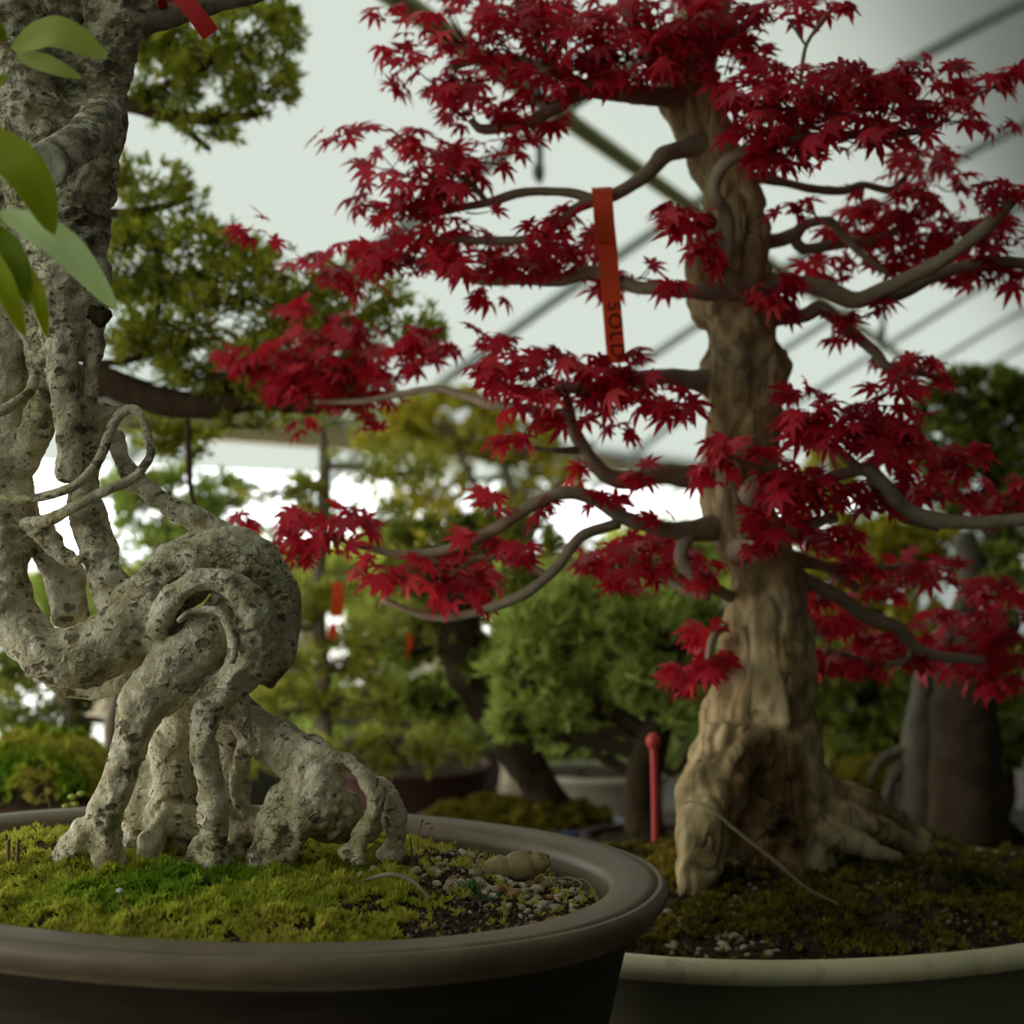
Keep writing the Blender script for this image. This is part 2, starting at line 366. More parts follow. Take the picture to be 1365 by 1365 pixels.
# hanging clips from the roof
def clip(px, py0, py1, d, lab):
    t = thing('hanging_strap', lab, 'strap', P(px, py1, d))
    V, Fs = sweep([(*P(px, py0, d), .008), (*P(px+1, (py0+py1)/2, d), .008), (*P(px, py1, d), .008)], .05, 8); mesh('strap', V, Fs, M['steel'], t)
    V, Fs = sweep([(*P(px-1, py1-22, d), .013), (*P(px-1, py1-6, d), .013)], .01, 8); mesh('buckle', V, Fs, M['steel'], t)
clip(719, 20, 243, 3.6, 'dark strap hanging from the olive roof tube left of the maple trunk')
clip(1176, 396, 460, 5.2, 'short dark strap hanging from a roof tube right of the maple trunk')

# ------------------------------------------------------------------ bench
BZ = .75
t = thing('display_bench', 'long weathered grey bench carrying the potted bonsai', 'bench', (0.3, 2.0, 0))
for i in range(16):
    y0 = .62+i*.16
    V = [(x, y, z) for x in (-1.9, 2.6) for y in (y0, y0+.15) for z in (BZ-.03, BZ)]
    mesh('board', V, [(0, 1, 3, 2), (4, 6, 7, 5), (0, 4, 5, 1), (2, 3, 7, 6), (0, 2, 6, 4), (1, 5, 7, 3)], M['bench'], t, False)
for x in (-1.7, .3, 2.4):
    for y in (.75, 3.0):
        V = [(x+a, y+b, z) for a in (-.04, .04) for b in (-.04, .04) for z in (0, BZ-.03)]
        mesh('leg', V, [(0, 1, 3, 2), (4, 6, 7, 5), (0, 4, 5, 1), (2, 3, 7, 6), (0, 2, 6, 4), (1, 5, 7, 3)], M['bench'], t, False)

# ------------------------------------------------------------------ pots
def ell(cx, cy, a, b, rot, off, z, n=160, sq=2.15):
    th = np.linspace(0, 2*math.pi, n, endpoint=False)
    c, s = np.cos(th), np.sin(th); e_ = 2/sq
    x = np.sign(c)*np.abs(c)**e_*(a+off); y = np.sign(s)*np.abs(s)**e_*(b+off)
    r = math.radians(rot)
    return np.stack([cx+x*math.cos(r)-y*math.sin(r), cy+x*math.sin(r)+y*math.cos(r), np.full(n, z)], 1)
def pot(label, cx, cy, a, b, rot, zr, prof, mat, name='bonsai_pot', n=160, feet=True, sq=2.15, rim=None):
    """prof: (offset from the outer ellipse, height over the rim level) outside lip -> foot -> underside, then inside."""
    t = thing(name, label, 'plant pot', (cx, cy, BZ))
    body, lip = prof
    for nm, pr, close in (('body', body, True), ('rim', lip, False)):
        rings = [ell(cx, cy, a, b, rot, o, zr+z, n, sq) for o, z in pr]
        V = np.concatenate(rings); k = len(rings)
        Fs = [(i*n+j, i*n+(j+1) % n, (i+1)*n+(j+1) % n, (i+1)*n+j) for i in range(k-1) for j in range(n)]
        if nm == 'rim': Fs += [((k-1)*n+j, (k-1)*n+(j+1) % n, (j+1) % n, j) for j in range(n)]
        else: Fs.append(tuple(range((k-1)*n, k*n)))
        mesh(nm, V, Fs, rim if rim and nm == 'rim' else mat, t)
    if feet:
        for sx in (-1, 1):
            for sy in (-1, 1):
                r = math.radians(rot); x, y = sx*a*.45, sy*b*.45
                px, py = cx+x*math.cos(r)-y*math.sin(r), cy+x*math.sin(r)+y*math.cos(r)
                q = MB(); V = np.concatenate([ell(px, py, .04, .025, rot, o, z, 20) for o, z in ((0, BZ), (.004, BZ+.014), (.004, zr+prof[0][-1][1]+.002))])
                q.add(V, [(i*20+j, i*20+(j+1) % 20, (i+1)*20+(j+1) % 20, (i+1)*20+j) for i in range(2) for j in range(20)]+[tuple(range(20))])
                q.build('foot', mat, t)
    return t
def rimpts(w, h, r=.006, inner=.03, groove=True):
    """closed lip profile: top from inside to outside, rounded edge, underside."""
    out = [(-w, -inner), (-w-.001, -.012), (-w, -.005), (-w+.004, -.001), (-w*.6, .001), (-w*.35, .0), (-.009, .0), (-.0085, -.0012), (-.0065, -.0012), (-.006, .0), (-.003, -.0008), (-.0006, -.004), (0, -h*.45), (-.001, -h*.75), (-.004, -h), (-.0055, -h-.0015), (-.0065, -h-.004)]
    return out
CX1, CY1, A1, B1, R1, ZR1 = -.222, 1.264, .345, .250, -19., CZ-.274
w1 = .043
bodyp = [(-.0065, -.020), (-.013, -.028), (-.022, -.036), (-.03, -.044), (-.036, -.07), (-.047, -.12), (-.062, -.18), (-.082, -.235), (-.10, -.262), (-.115, -.282)]
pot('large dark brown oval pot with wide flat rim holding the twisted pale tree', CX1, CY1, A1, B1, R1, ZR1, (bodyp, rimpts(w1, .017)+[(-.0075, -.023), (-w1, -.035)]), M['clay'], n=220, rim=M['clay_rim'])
CX2, CY2, ZR2 = .30, 1.715, CZ-.40
A2, B2, R2 = .362, .272, 14.
w2 = .026
body2 = [(-.004, -.020), (-.012, -.030), (-.016, -.06), (-.022, -.11), (-.04, -.15), (-.06, -.165)]
lip2 = [(-w2, -.03), (-w2, -.008), (-w2+.004, -.002), (-w2*.5, .001), (-.006, -.001), (-.001, -.006), (.0005, -.012), (-.002, -.018), (-.006, -.022), (-w2, -.03)]
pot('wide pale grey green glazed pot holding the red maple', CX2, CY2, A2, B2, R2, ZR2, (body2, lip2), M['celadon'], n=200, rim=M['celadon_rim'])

def inell(x, y, cx, cy, a, b, rot):
    r = math.radians(rot); dx, dy = x-cx, y-cy
    X = dx*math.cos(r)+dy*math.sin(r); Y = -dx*math.sin(r)+dy*math.cos(r)
    return (abs(X)/a)**2.15+(abs(Y)/b)**2.15
def h1(x, y):
    e_ = inell(x, y, CX1, CY1, A1-w1, B1-w1, R1)
    z = ZR1-.021+.024*max(0, 1-e_)**.8
    z += .010*math.exp(-((x+.20)**2/.16**2+(y-1.10)**2/.07**2))+.012*math.exp(-((x+.42)**2/.10**2+(y-1.30)**2/.09**2))
    z -= .006*max(0, min(1, (x+.06)/.08))
    return z+.0035*noise.noise(Vector((x*28, y*28, 3)))+.0015*noise.noise(Vector((x*90, y*90, 5)))
def h2(x, y):
    e_ = inell(x, y, CX2, CY2, A2-w2, B2-w2, R2)
    z = ZR2-.008+.040*max(0, 1-e_)**.8
    return z+.014*noise.noise(Vector((x*14, y*14, 9)))+.004*noise.noise(Vector((x*40, y*40, 5)))
def soilbed(label, cx, cy, a, b, rot, hf, nr=46, ns=150):
    V = []; ang = np.linspace(0, 2*math.pi, ns, endpoint=False)
    for i in range(1, nr+1):
        for p in ell(cx, cy, a*i/nr, b*i/nr, rot, 0, 0, ns): V.append((p[0], p[1], hf(p[0], p[1])))
    V.append((cx, cy, hf(cx, cy))); k = len(V)-1
    Fs = [(i*ns+j, i*ns+(j+1) % ns, (i+1)*ns+(j+1) % ns, (i+1)*ns+j) for i in range(nr-1) for j in range(ns)]+[(k, (j+1) % ns, j) for j in range(ns)]
    Fs = [f[::-1] for f in Fs[:-ns]]+[f[::-1] for f in Fs[-ns:]]
    Fs = [tuple(reversed(f)) for f in Fs]
    # skirt, so the bed has depth
    b0 = len(V)
    for p in ell(cx, cy, a, b, rot, 0, 0, ns): V.append((p[0], p[1], hf(p[0], p[1])-.03))
    o0 = (nr-1)*ns; Fs += [(o0+j, b0+j, b0+(j+1) % ns, o0+(j+1) % ns) for j in range(ns)]; Fs.append(tuple(range(b0, b0+ns))[::-1])
    return tag(mesh('soil', V, Fs, M['soil']), label, 'soil', kind='stuff')
soilbed('dark potting soil filling the brown oval pot', CX1, CY1, A1-w1-.0005, B1-w1-.0005, R1, h1)
soilbed('dark potting soil filling the grey green pot', CX2, CY2, A2-w2-.0005, B2-w2-.0005, R2, h2)

def blades(C, Ax, n, length, width, spread, curl=0.):
    """n thin triangles (two joined, leaf like) at each centre in C around axes Ax. Returns V, F, owner index."""
    N = len(C); C = np.repeat(C, n, 0); Ax = np.repeat(Ax, n, 0); K = len(C)
    d = Ax+spread*rng.normal(size=(K, 3)); d /= np.linalg.norm(d, axis=1)[:, None]+1e-9
    L = length*rng.uniform(.6, 1.2, (K, 1)); W = width*rng.uniform(.7, 1.2, (K, 1))
    s = np.cross(d, rng.normal(size=(K, 3))); s /= np.linalg.norm(s, axis=1)[:, None]+1e-9
    m = C+d*L*.5; tip = C+d*L-UP*curl*L
    V = np.stack([C, m+s*W, tip, m-s*W], 1).reshape(-1, 3)
    Fs = (np.arange(K)*4)[:, None]+np.array([0, 1, 2, 3])
    return V, Fs, np.repeat(np.arange(N), n*4)

def moss(label, cx, cy, a, b, rot, hf, N, dens, tint, size, mat):
    C = []; T = []
    while len(C) < N:
        x = cx+random.uniform(-a, a)*1.05; y = cy+random.uniform(-a, a)*1.05
        if inell(x, y, cx, cy, a, b, rot) > .985 or random.random() > dens(x, y): continue
        C.append((x, y, hf(x, y)+size*.15*random.random()+size*1.5*max(0, noise.noise(Vector((x*60, y*60, 1)))))); T.append(tint(x, y)+random.uniform(-.16, .16))
    C = np.array(C); Ax = np.tile(UP*.9, (N, 1))+rng.normal(size=(N, 3))*.25
    V, Fs, own = blades(C, Ax, 8, size, size*.16, .55)
    return tag(mesh('moss', V, Fs, mat, tint=np.clip(np.array(T)[own], 0, 1)), label, 'moss', kind='stuff')
def nz(x, y, f, s): return noise.noise(Vector((x*f, y*f, s)))
def d1(x, y):
    px = 682+F*x/y
    v = .95
    v *= 1-min(1, max(0, (px-440+130*nz(x, y, 30, 2))/120.))*.985
    if y > 1.25 and px < 120: v *= .15
    if nz(x, y, 26, 7) > .33: v *= .08
    return v
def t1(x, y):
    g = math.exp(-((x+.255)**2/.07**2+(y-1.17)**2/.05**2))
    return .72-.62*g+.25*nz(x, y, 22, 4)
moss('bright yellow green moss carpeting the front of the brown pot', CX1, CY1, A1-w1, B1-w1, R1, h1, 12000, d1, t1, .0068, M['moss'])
def d2(x, y): return 1. if nz(x, y, 18, 11) > -.12 else .10
moss('dark olive moss mounds spread around the maple roots', CX2, CY2, A2-w2, B2-w2, R2, h2, 7500, d2, lambda x, y: .5+.8*nz(x, y, 16, 13), .0085, M['olive_moss'])

# pebbles: seven meshes shared by single stones
def stone_mesh(k):
    bm = bmesh.new(); bmesh.ops.create_icosphere(bm, subdivisions=2, radius=1)
    s = Vector((random.uniform(.8, 1.2), random.uniform(.7, 1.1), random.uniform(.5, .8)))
    for v in bm.verts:
        v.co = Vector((v.co.x*s.x, v.co.y*s.y, v.co.z*s.z))*(1+.28*noise.noise(v.co*1.3+Vector((k*7, 0, 0))))
    me = bpy.data.meshes.new('pebble'); bm.to_mesh(me); bm.free(); me.materials.append(PEB[k % 4])
    me.polygons.foreach_set('use_smooth', np.ones(len(me.polygons), bool)); return me
SM = [stone_mesh(k) for k in range(8)]
def pebble(x, y, r, k, label, group, hf):
    o = bpy.data.objects.new('pebble', SM[k]); link(o); o.location = (x, y, hf(x, y)+r*.25); o.scale = (r,)*3
    o.rotation_euler = (random.uniform(-.4, .4), random.uniform(-.4, .4), random.uniform(0, 6))
    return tag(o, label, 'pebble', group)
n = 0
while n < 270:
    px = random.gauss(690, 70); py = random.gauss(1168, 26)
    d = .285*F/(py-682.5); x = (px-682.5)/F*d
    if inell(x, d, CX1, CY1, A1-w1, B1-w1, R1) > .93: continue
    if random.random() < .5 and py > 1195 and px < 650: continue
    pebble(x, d, random.choice((.0020, .0027, .0032, .0036, .0042, .0055)), random.choice((0, 0, 1, 1, 1, 2, 2, 3)), 'small tan or cream pebble in the gravel at the right of the brown pot', 'gravel pebbles in the brown pot', h1); n += 1
for px, py in ((528, 1150), (480, 1178), (498, 1170), (455, 1190), (330, 1262), (180, 1225), (60, 1232), (390, 1225)):
    d = .275*F/(py-682.5); x = (px-682.5)/F*d
    if inell(x, d, CX1, CY1, A1-w1, B1-w1, R1) < .95: pebble(x, d, .0042, 1, 'pale rounded pebble lying apart in the moss', 'loose pebbles in the moss', lambda a, b: h1(a, b)+.004)
n = 0
while n < 46:
    px = random.gauss(930, 55); py = random.gauss(1250, 14); d = .385*F/(py-682.5); x = (px-682.5)/F*d
    if inell(x, d, CX2, CY2, A2-w2, B2-w2, R2) > .95: continue
    pebble(x, d, random.choice((.003, .0035, .0045)), random.choice((0, 1, 2, 0)), 'small pebble at the front left of the maple soil', 'pebbles in the maple pot', h2); n += 1
# the lumpy rock
bm = bmesh.new()
for (dx, dy, dz, r) in ((-.011, 0, 0, .0125), (.005, .001, .002, .0142), (.0175, .0, .005, .0095)):
    q = bmesh.ops.create_icosphere(bm, subdivisions=4, radius=r)
    for v in q['verts']: v.co = Vector((v.co.x*1.1+dx, v.co.y+dy, v.co.z*.85+dz))*1; v.co *= 1+.10*noise.noise(v.co*180)+.06*noise.noise(v.co*420)
me = bpy.data.meshes.new('rock'); bm.to_mesh(me); bm.free(); me.materials.append(M['rock']); me.polygons.foreach_set('use_smooth', np.ones(len(me.polygons), bool))
ro = bpy.data.objects.new('rock', me); link(ro); d = .285*F/(1168-682.5); ro.location = ((686-682.5)/F*d, d, h1((686-682.5)/F*d, d)+.008)
tag(ro, 'lumpy brown rock among the gravel in the brown pot', 'rock')
def crumbs(label, cx, cy, a, b, rot, hf, N, size, cols, keep):
    base = np.array([(1, 0, -.5), (-.6, .8, -.5), (-.5, -.9, -.5), (.1, 0, .9), (.5, .6, .4)]); bf = [(0, 1, 4), (1, 3, 4), (0, 4, 3), (1, 2, 3), (2, 0, 3), (0, 2, 1)]
    V = []; Fs = []; T = []; k = 0
    while k < N:
        x = cx+random.uniform(-a, a); y = cy+random.uniform(-a, a)
        if inell(x, y, cx, cy, a, b, rot) > .97 or random.random() > keep(x, y): continue
        R = np.array(Matrix.Rotation(random.uniform(0, 6), 3, Vector((random.gauss(0, 1), random.gauss(0, 1), random.gauss(0, 1))))); s_ = size*random.choice((.5, .7, 1, 1.5))
        V.append((base*s_)@R.T+np.array((x, y, hf(x, y)+s_*.4))); Fs += [[i+k*5 for i in f] for f in bf]; T += [random.random()]*5; k += 1
    return tag(mesh('soil_crumbs', np.concatenate(V), np.array(Fs), cols, tint=T, smooth=False), label, 'soil', kind='stuff')
M['crumb'] = leafy('bark_and_grit_crumbs', [(0, (.03, .02, .012)), (.45, (.10, .065, .035)), (.8, (.24, .18, .10)), (1, (.45, .38, .26))], 0.01, .9, .1)
crumbs('loose bark and grit crumbs over the soil of the brown pot', CX1, CY1, A1-w1, B1-w1, R1, h1, 6500, .0015, M['crumb'], lambda x, y: 1.05-.8*d1(x, y))
crumbs('loose bark and grit crumbs over the soil of the maple pot', CX2, CY2, A2-w2, B2-w2, R2, h2, 3000, .0024, M['crumb'], lambda x, y: 1.)
moss('scattered yellowish moss bits among the gravel of the brown pot', CX1, CY1, A1-w1, B1-w1, R1, h1, 420, lambda x, y: (1-d1(x, y))*(1. if nz(x, y, 45, 21) > .05 else .06), lambda x, y: .8+.3*nz(x, y, 30, 2), .0055, M['moss'])

# ------------------------------------------------------------------ woody unions
def union(limbs, voxel, smooth_it, disp):
    """limbs: {part key: [rows...]} -> welded surface, split again by nearest limb. Returns {key: (V, F, N)}"""
    mb = MB(); sk = []; sr = []; so = []; keys = list(limbs)
    for ki, k in enumerate(keys):
        for rows in limbs[k]:
            V, Fs = sweep(rows, .005, 20, .10, 45., .05); mb.add(V, Fs)
            c = catmull(np.asarray(rows, float), 60); sk.append(c[:, :3]); sr.append(c[:, 3]); so += [ki]*60
    o = mb.build('union_tmp', M['bark']); md = o.modifiers.new('r', 'REMESH'); md.mode = 'VOXEL'; md.voxel_size = voxel; md.adaptivity = 0
    dg = bpy.context.evaluated_depsgraph_get(); me = bpy.data.meshes.new_from_object(o.evaluated_get(dg))
    nv = len(me.vertices); V = np.empty(nv*3, np.float32); me.vertices.foreach_get('co', V); V = V.reshape(-1, 3).astype(float)
    Q = np.array([p.vertices[:] for p in me.polygons if len(p.vertices) == 4]); 
    E = np.empty(len(me.edges)*2, np.int32); me.edges.foreach_get('vertices', E); E = E.reshape(-1, 2)
    bpy.data.objects.remove(o); bpy.data.meshes.remove(me)
    deg = np.bincount(E.ravel(), minlength=nv).astype(float)[:, None]
    def lap(V):
        S = np.zeros_like(V); np.add.at(S, E[:, 0], V[E[:, 1]]); np.add.at(S, E[:, 1], V[E[:, 0]]); return S/np.maximum(deg, 1)
    for _ in range(smooth_it): V = V+.5*(lap(V)-V)
    def normals(V):
        N = np.cross(V[Q[:, 2]]-V[Q[:, 0]], V[Q[:, 3]]-V[Q[:, 1]]); VN = np.zeros_like(V)
        for i in range(4): np.add.at(VN, Q[:, i], N)
        return VN/(np.linalg.norm(VN, axis=1)[:, None]+1e-12)
    N = normals(V)
    V = V+N*np.array([disp(Vector(v)) for v in V])[:, None]; N = normals(V)
    sk = np.concatenate(sk); sr = np.concatenate(sr); so = np.array(so)
    cen = V[Q].mean(1); lab = np.empty(len(Q), int)
    for i in range(0, len(Q), 4000):
        d = np.linalg.norm(cen[i:i+4000, None]-sk[None], axis=2)-sr[None]*1.0
        lab[i:i+4000] = so[d.argmin(1)]
    out = {}
    for ki, k in enumerate(keys):
        q = Q[lab == ki]
        if not len(q): continue
        u, inv = np.unique(q, return_inverse=True); out[k] = (V[u], inv.reshape(-1, 4), N[u])
    return out

# ------------------------------------------------------------------ the twisted pale tree
D0 = 1.25
def L(*rows): return pxpath(rows, D0)
tree = thing('bonsai_tree', 'pale twisted bonsai with looping trunk and exposed roots in the brown pot', 'bonsai', (-.25, 1.25, h1(-.25, 1.25)))
limbs = {
 'trunk': [
    L((80, -80, 40, .04), (84, 20, 34, .04), (88, 110, 34, .03), (90, 190, 36, .02)),
    L((170, -70, 58, .02), (162, -10, 52, .02), (146, 60, 36, .02), (130, 130, 38, .02), (108, 215, 50, .01), (90, 300, 54, .01), (90, 380, 46, 0), (92, 440, 36, 0)),
    L((-10, -70, 46, -.01), (8, 0, 43, -.01), (22, 70, 44, -.005), (45, 150, 50, 0), (60, 225, 54, .01), (66, 300, 50, .01)),
    L((10, 230, 50, .03), (0, 330, 50, .03), (-8, 430, 48, .03), (-5, 520, 42, .03), (0, 610, 34, .02), (8, 690, 40, .02), (6, 760, 32, 0), (24, 835, 36, -.01), (78, 877, 40, -.02), (152, 855, 44, -.015), (214, 790, 46, -.005), (272, 744, 40, .0), (326, 752, 42, .005), (366, 800, 34, .015), (362, 865, 32, .02), (340, 905, 26, .02)),
    L((384, 812, 18, .015), (375, 850, 18, .025), (352, 900, 16, .03)),
    L((30, 300, 40, .02), (50, 420, 30, .02), (62, 500, 24, .02), (57, 555, 23, .02), (36, 600, 22, .02), (5, 640, 26, .02)),
    L((10, 700, 26, .02), (55, 720, 24, .03), (84, 765, 28, .03), (96, 825, 26, .02)),
    L((46, 700, 16, .0), (75, 735, 12, -.01), (92, 750, 8, -.01), (110, 745, 6, -.015)),
    L((66, 905, 11, .01), (95, 922, 11, .02), (135, 921, 11, .02), (185, 897, 12, .01), (225, 857, 13, -.005), (258, 830, 16, .01)),
 ],
 'limb': [
    L((92, 380, 44, 0), (86, 440, 30, -.005), (82, 490, 21, -.012), (89, 555, 16, -.016), (94, 610, 17, -.018), (92, 632, 18, -.016), (90, 642, 12, -.014)),
    L((128, 350, 24, .01), (128, 430, 16, .0), (121, 510, 14, 0), (112, 570, 12, 0), (104, 620, 12, 0)),
 ],
 'hanging_limb': [
    L((141, 540, 13, .012), (134, 572, 15, .01), (121, 610, 16, .006), (112, 655, 21, 0), (124, 708, 24, 0), (142, 762, 26, .0), (156, 805, 28, .0)),
 ],
 'side_limb': [
    L((157, 575, 8, .01), (163, 609, 12, .01), (177, 638, 15, .01), (199, 656, 14, .01), (232, 678, 15, .005), (272, 697, 16, .005), (300, 722, 22, .005)),
 ],
 'looping_root': [
    L((185, 868, 13, -.01), (208, 840, 15, -.03), (222, 808, 17, -.04), (242, 783, 17, -.043), (272, 772, 17, -.043), (304, 778, 18, -.042), (328, 800, 23, -.04), (341, 832, 30, -.035), (338, 872, 33, -.03), (318, 905, 30, -.03), (290, 926, 25, -.03), (272, 962, 20, -.035), (272, 1000, 18.5, -.035), (280, 1042, 20, -.03), (287, 1090, 19, -.03), (284, 1135, 22, -.025), (285, 1165, 26, -.02)),
 ],
 'stout_root': [
    L((316, 790, 30, .0), (296, 830, 33, -.012), (262, 868, 38, -.02), (222, 905, 42, -.025), (188, 945, 34, -.03), (172, 1000, 26, -.03), (154, 1055, 24, -.03), (130, 1098, 25, -.02), (103, 1126, 22, -.015), (76, 1150, 15, -.01)),
    L((134, 1100, 24, -.02), (146, 1155, 25, -.02)),
 ],
 'kneed_root': [
    L((306, 935, 24, .02), (342, 972, 27, .01), (385, 1000, 33, -.0), (420, 1030, 38, -.012), (415, 1062, 40, -.015), (386, 1090, 40, -.02), (368, 1125, 30, -.022), (356, 1160, 32, -.02)),
    L((405, 1075, 34, .0), (440, 1086, 34, .0), (466, 1070, 34, -.002)),
    L((440, 1095, 26, .02), (480, 1100, 24, .02), (500, 1110, 16, .02)),
 ],
 'thin_root': [
    L((410, 995, 8, -.02), (432, 1002, 8, -.025), (470, 1018, 9, -.025), (494, 1048, 12, -.025), (500, 1078, 12, -.025), (486, 1106, 11, -.025), (472, 1130, 9, -.028), (455, 1143, 9, -.03)),
    L((486, 1106, 9, -.025), (480, 1130, 8, -.03), (478, 1152, 7, -.03)),
 ],
 'outer_root': [
    L((486, 1030, 11, -.01), (512, 1052, 15, -.005), (524, 1085, 18, -.0), (522, 1115, 19, 0), (518, 1145, 20, 0)),
 ],
 'inner_root': [
    L((332, 985, 13, .01), (318, 1020, 11, .0), (312, 1048, 9, -.005), (322, 1075, 10, -.005), (346, 1092, 13, -.01), (370, 1100, 14, -.01)),
    L((300, 960, 30, .03), (308, 1010, 26, .045), (312, 1060, 22, .05), (305, 1120, 26, .05)),
 ],
 'buried_root': [
    L((255, 930, 36, .03), (236, 985, 34, .04), (232, 1050, 30, .04), (225, 1110, 32, .035), (222, 1160, 30, .03)),
    L((205, 1088, 22, .03), (225, 1092, 23, .02), (262, 1095, 21, .02), (310, 1108, 17, .01), (350, 1112, 18, .01)),
    L((272, 1120, 14, .0), (258, 1145, 15, -.01), (250, 1165, 14, -.01)),
    L((318, 1115, 12, .0), (310, 1145, 14, -.01), (305, 1168, 14, -.01)),
    L((240, 940, 26, .05), (206, 1000, 28, .055), (192, 1060, 28, .05), (188, 1120, 30, .04), (185, 1160, 28, .04)),
    L((270, 1000, 24, .06), (285, 1060, 26, .06), (292, 1120, 28, .05), (292, 1165, 28, .05)),
    L((205, 1112, 18, .01), (200, 1140, 18, 0), (196, 1160, 18, 0)),
 ],
}
def dispA(v):
    a = noise.noise(v*38)*.0021+noise.noise(v*95)*.0016+noise.noise(v*230)*.0009
    k = noise.noise(v*33+Vector((5, 5, 5)))
    if k > .22: a += (k-.22)*.009*(.5+noise.noise(v*140)*1.3)        # knots
    if k < -.38: a += (k+.38)*.016                                   # hollows
    c = abs(noise.noise(Vector((v.x*50, v.y*50, v.z*70))+Vector((9, 1, 2))))
    if c < .05: a -= (.05-c)*.022                                  # creases
    return a
PART_A = {'trunk': None, 'limb': None, 'hanging_limb': None, 'side_limb': None}
for k, (V, Q, N) in union(limbs, .0018, 4, dispA).items():
    nm = 'trunk' if k == 'trunk' else ('limb' if 'limb' in k else 'root')
    o = mesh(nm, V, Q, M['bark'], tree, normals=N)
    lab = {'looping_root': 'root arching over and down in front of the trunk', 'stout_root': 'thick left root', 'kneed_root': 'swollen kneed root at right', 'thin_root': 'thin forked root at right', 'outer_root': 'rightmost root', 'hanging_limb': 'limb with blunt mossy tip', 'side_limb': 'slim limb sloping down to the right'}.get(k)
    if lab: o['label'] = lab
for nm, rows in (('tendril', L((-20, 655, 6, -.02), (0, 661, 6, -.02), (33, 666, 6, -.03), (88, 653, 6.5, -.04), (119, 631, 6.5, -.035), (137, 602, 7, -.02), (147, 574, 7, -.012), (158, 554, 6.5, -.01), (176, 545, 6, -.01), (189, 557, 6, -.01), (198, 582, 5.5, -.01), (201, 604, 6, -.015), (191, 622, 6.5, -.022), (174, 640, 7, -.026), (143, 653, 7, -.035), (99, 675, 7, -.035), (66, 692, 8, -.02), (33, 699, 9, -.0))),
                 ('tendril', L((238, 828, 4, -.05), (250, 818, 5, -.05), (270, 813, 5, -.05), (292, 816, 6, -.05), (306, 838, 7, -.05), (311, 866, 7, -.055), (308, 882, 6, -.06))),
                 ('tendril', L((-10, 553, 7, -.03), (15, 540, 7, -.03), (38, 524, 7, -.02), (46, 505, 7, 0))),
                 ('branch', L((150, 40, 22, .02), (200, 30, 15, .02), (240, 18, 13, .02), (285, 4, 12, .02), (335, -8, 11, .02), (380, -20, 9, .02)))):
    V, Fs = sweep(rows, .003, 20, .16, 90., .06)
    mesh(nm, V, Fs, M['bark'] if nm == 'tendril' else M['grey_bark'], tree)
# sawn-off stub with its face, and the dark knot
V, Fs = sweep(L((142, 138, 16, -.02), (134, 158, 28, -.04), (118, 180, 28, -.07), (95, 198, 28, -.10), (72, 213, 29, -.125), (66, 217, 29, -.132)), .003, 32, .09, 70., .05, caps=True)
st = mesh('branch_stub', V, Fs, M['bark'], tree); st['label'] = 'sawn off pale branch stub'
a = P(72, 213, D0-.125); b = P(65, 218, D0-.134); ax = (b-a)/np.linalg.norm(b-a); s1 = np.cross(ax, UP); s1 /= np.linalg.norm(s1); s2 = np.cross(s1, ax)
mb = MB(); V = []
for i, (rr, o_) in enumerate(((1., -.0), (1.02, .0018), (.9, .0026), (.6, .0012), (.3, .001), (.02, .0013))):
    for t_ in np.linspace(0, 2*math.pi, 28, endpoint=False):
        p = b+ax*.004+(s1*math.cos(t_)+s2*math.sin(t_))*.0158*rr+ax*(o_*1.6+.0012*noise.noise(Vector((math.cos(t_)*rr*4, math.sin(t_)*rr*4, 2)))); V.append(p)
Fs = [(i*28+j, i*28+(j+1) % 28, (i+1)*28+(j+1) % 28, (i+1)*28+j) for i in range(5) for j in range(28)]+[tuple(range(140, 168))]
mb.add(V, Fs); mb.build('cut_face', M['cut'], st)
V, Fs = sweep(L((122, 418, 14, -.005), (136, 422, 11, -.01), (146, 416, 6, -.01)), .002, 16, .5, 160., .1); mesh('knot', V, Fs, M['dark_bark'], tree)

def broad_leaf(base, mid, tip, hw, d, tint, roll=.35):
    b, m, t = P(base[0], base[1], d+.01), P(mid[0], mid[1], d-.006), P(tip[0], tip[1], d-.002)
    c = catmull(np.array([b, m, t]), 17); hw = hw/F*d; V = []; nW = 7
    for i, p in enumerate(c):
        s = i/16; T = c[min(i+1, 16)]-c[max(i-1, 0)]; T /= np.linalg.norm(T)
        view = np.array((0, -1., 0)); S = np.cross(T, view); S /= np.linalg.norm(S); N = np.cross(S, T)
        S2 = S*math.cos(roll)+N*math.sin(roll); N2 = np.cross(S2, T)
        wd = hw*max(.015, (math.sin(math.pi*min(1, s**.85))**.62)) if s < .999 else hw*.015
        for j in range(nW):
            q = (j-(nW-1)/2)/((nW-1)/2)
            V.append(p+S2*q*wd+N2*(-.22*wd*(1-abs(q)) - .03*wd*math.sin(s*22)*abs(q)))
    n = 17; Fs = [(i*nW+j, i*nW+j+1, (i+1)*nW+j+1, (i+1)*nW+j) for i in range(n-1) for j in range(nW-1)]
    V = np.array(V); k = len(V); V2 = V+np.array((0, .0003, 0))
    V = np.vstack([V, V2]); Fs += [tuple(x+k for x in f[::-1]) for f in Fs]
    lf = mesh('leaf', V, Fs, M['broad_leaf'], tree, tint=np.full(len(V), tint))
    Vp, Fp = sweep([(*P(base[0]-26, base[1]-12, d+.012), .0008), (*P(base[0]-12, base[1]-5, d+.011), .0009), (*b, .0008)], .003, 6); mesh('leaf_stalk', Vp, Fp, M['sprout'], lf)
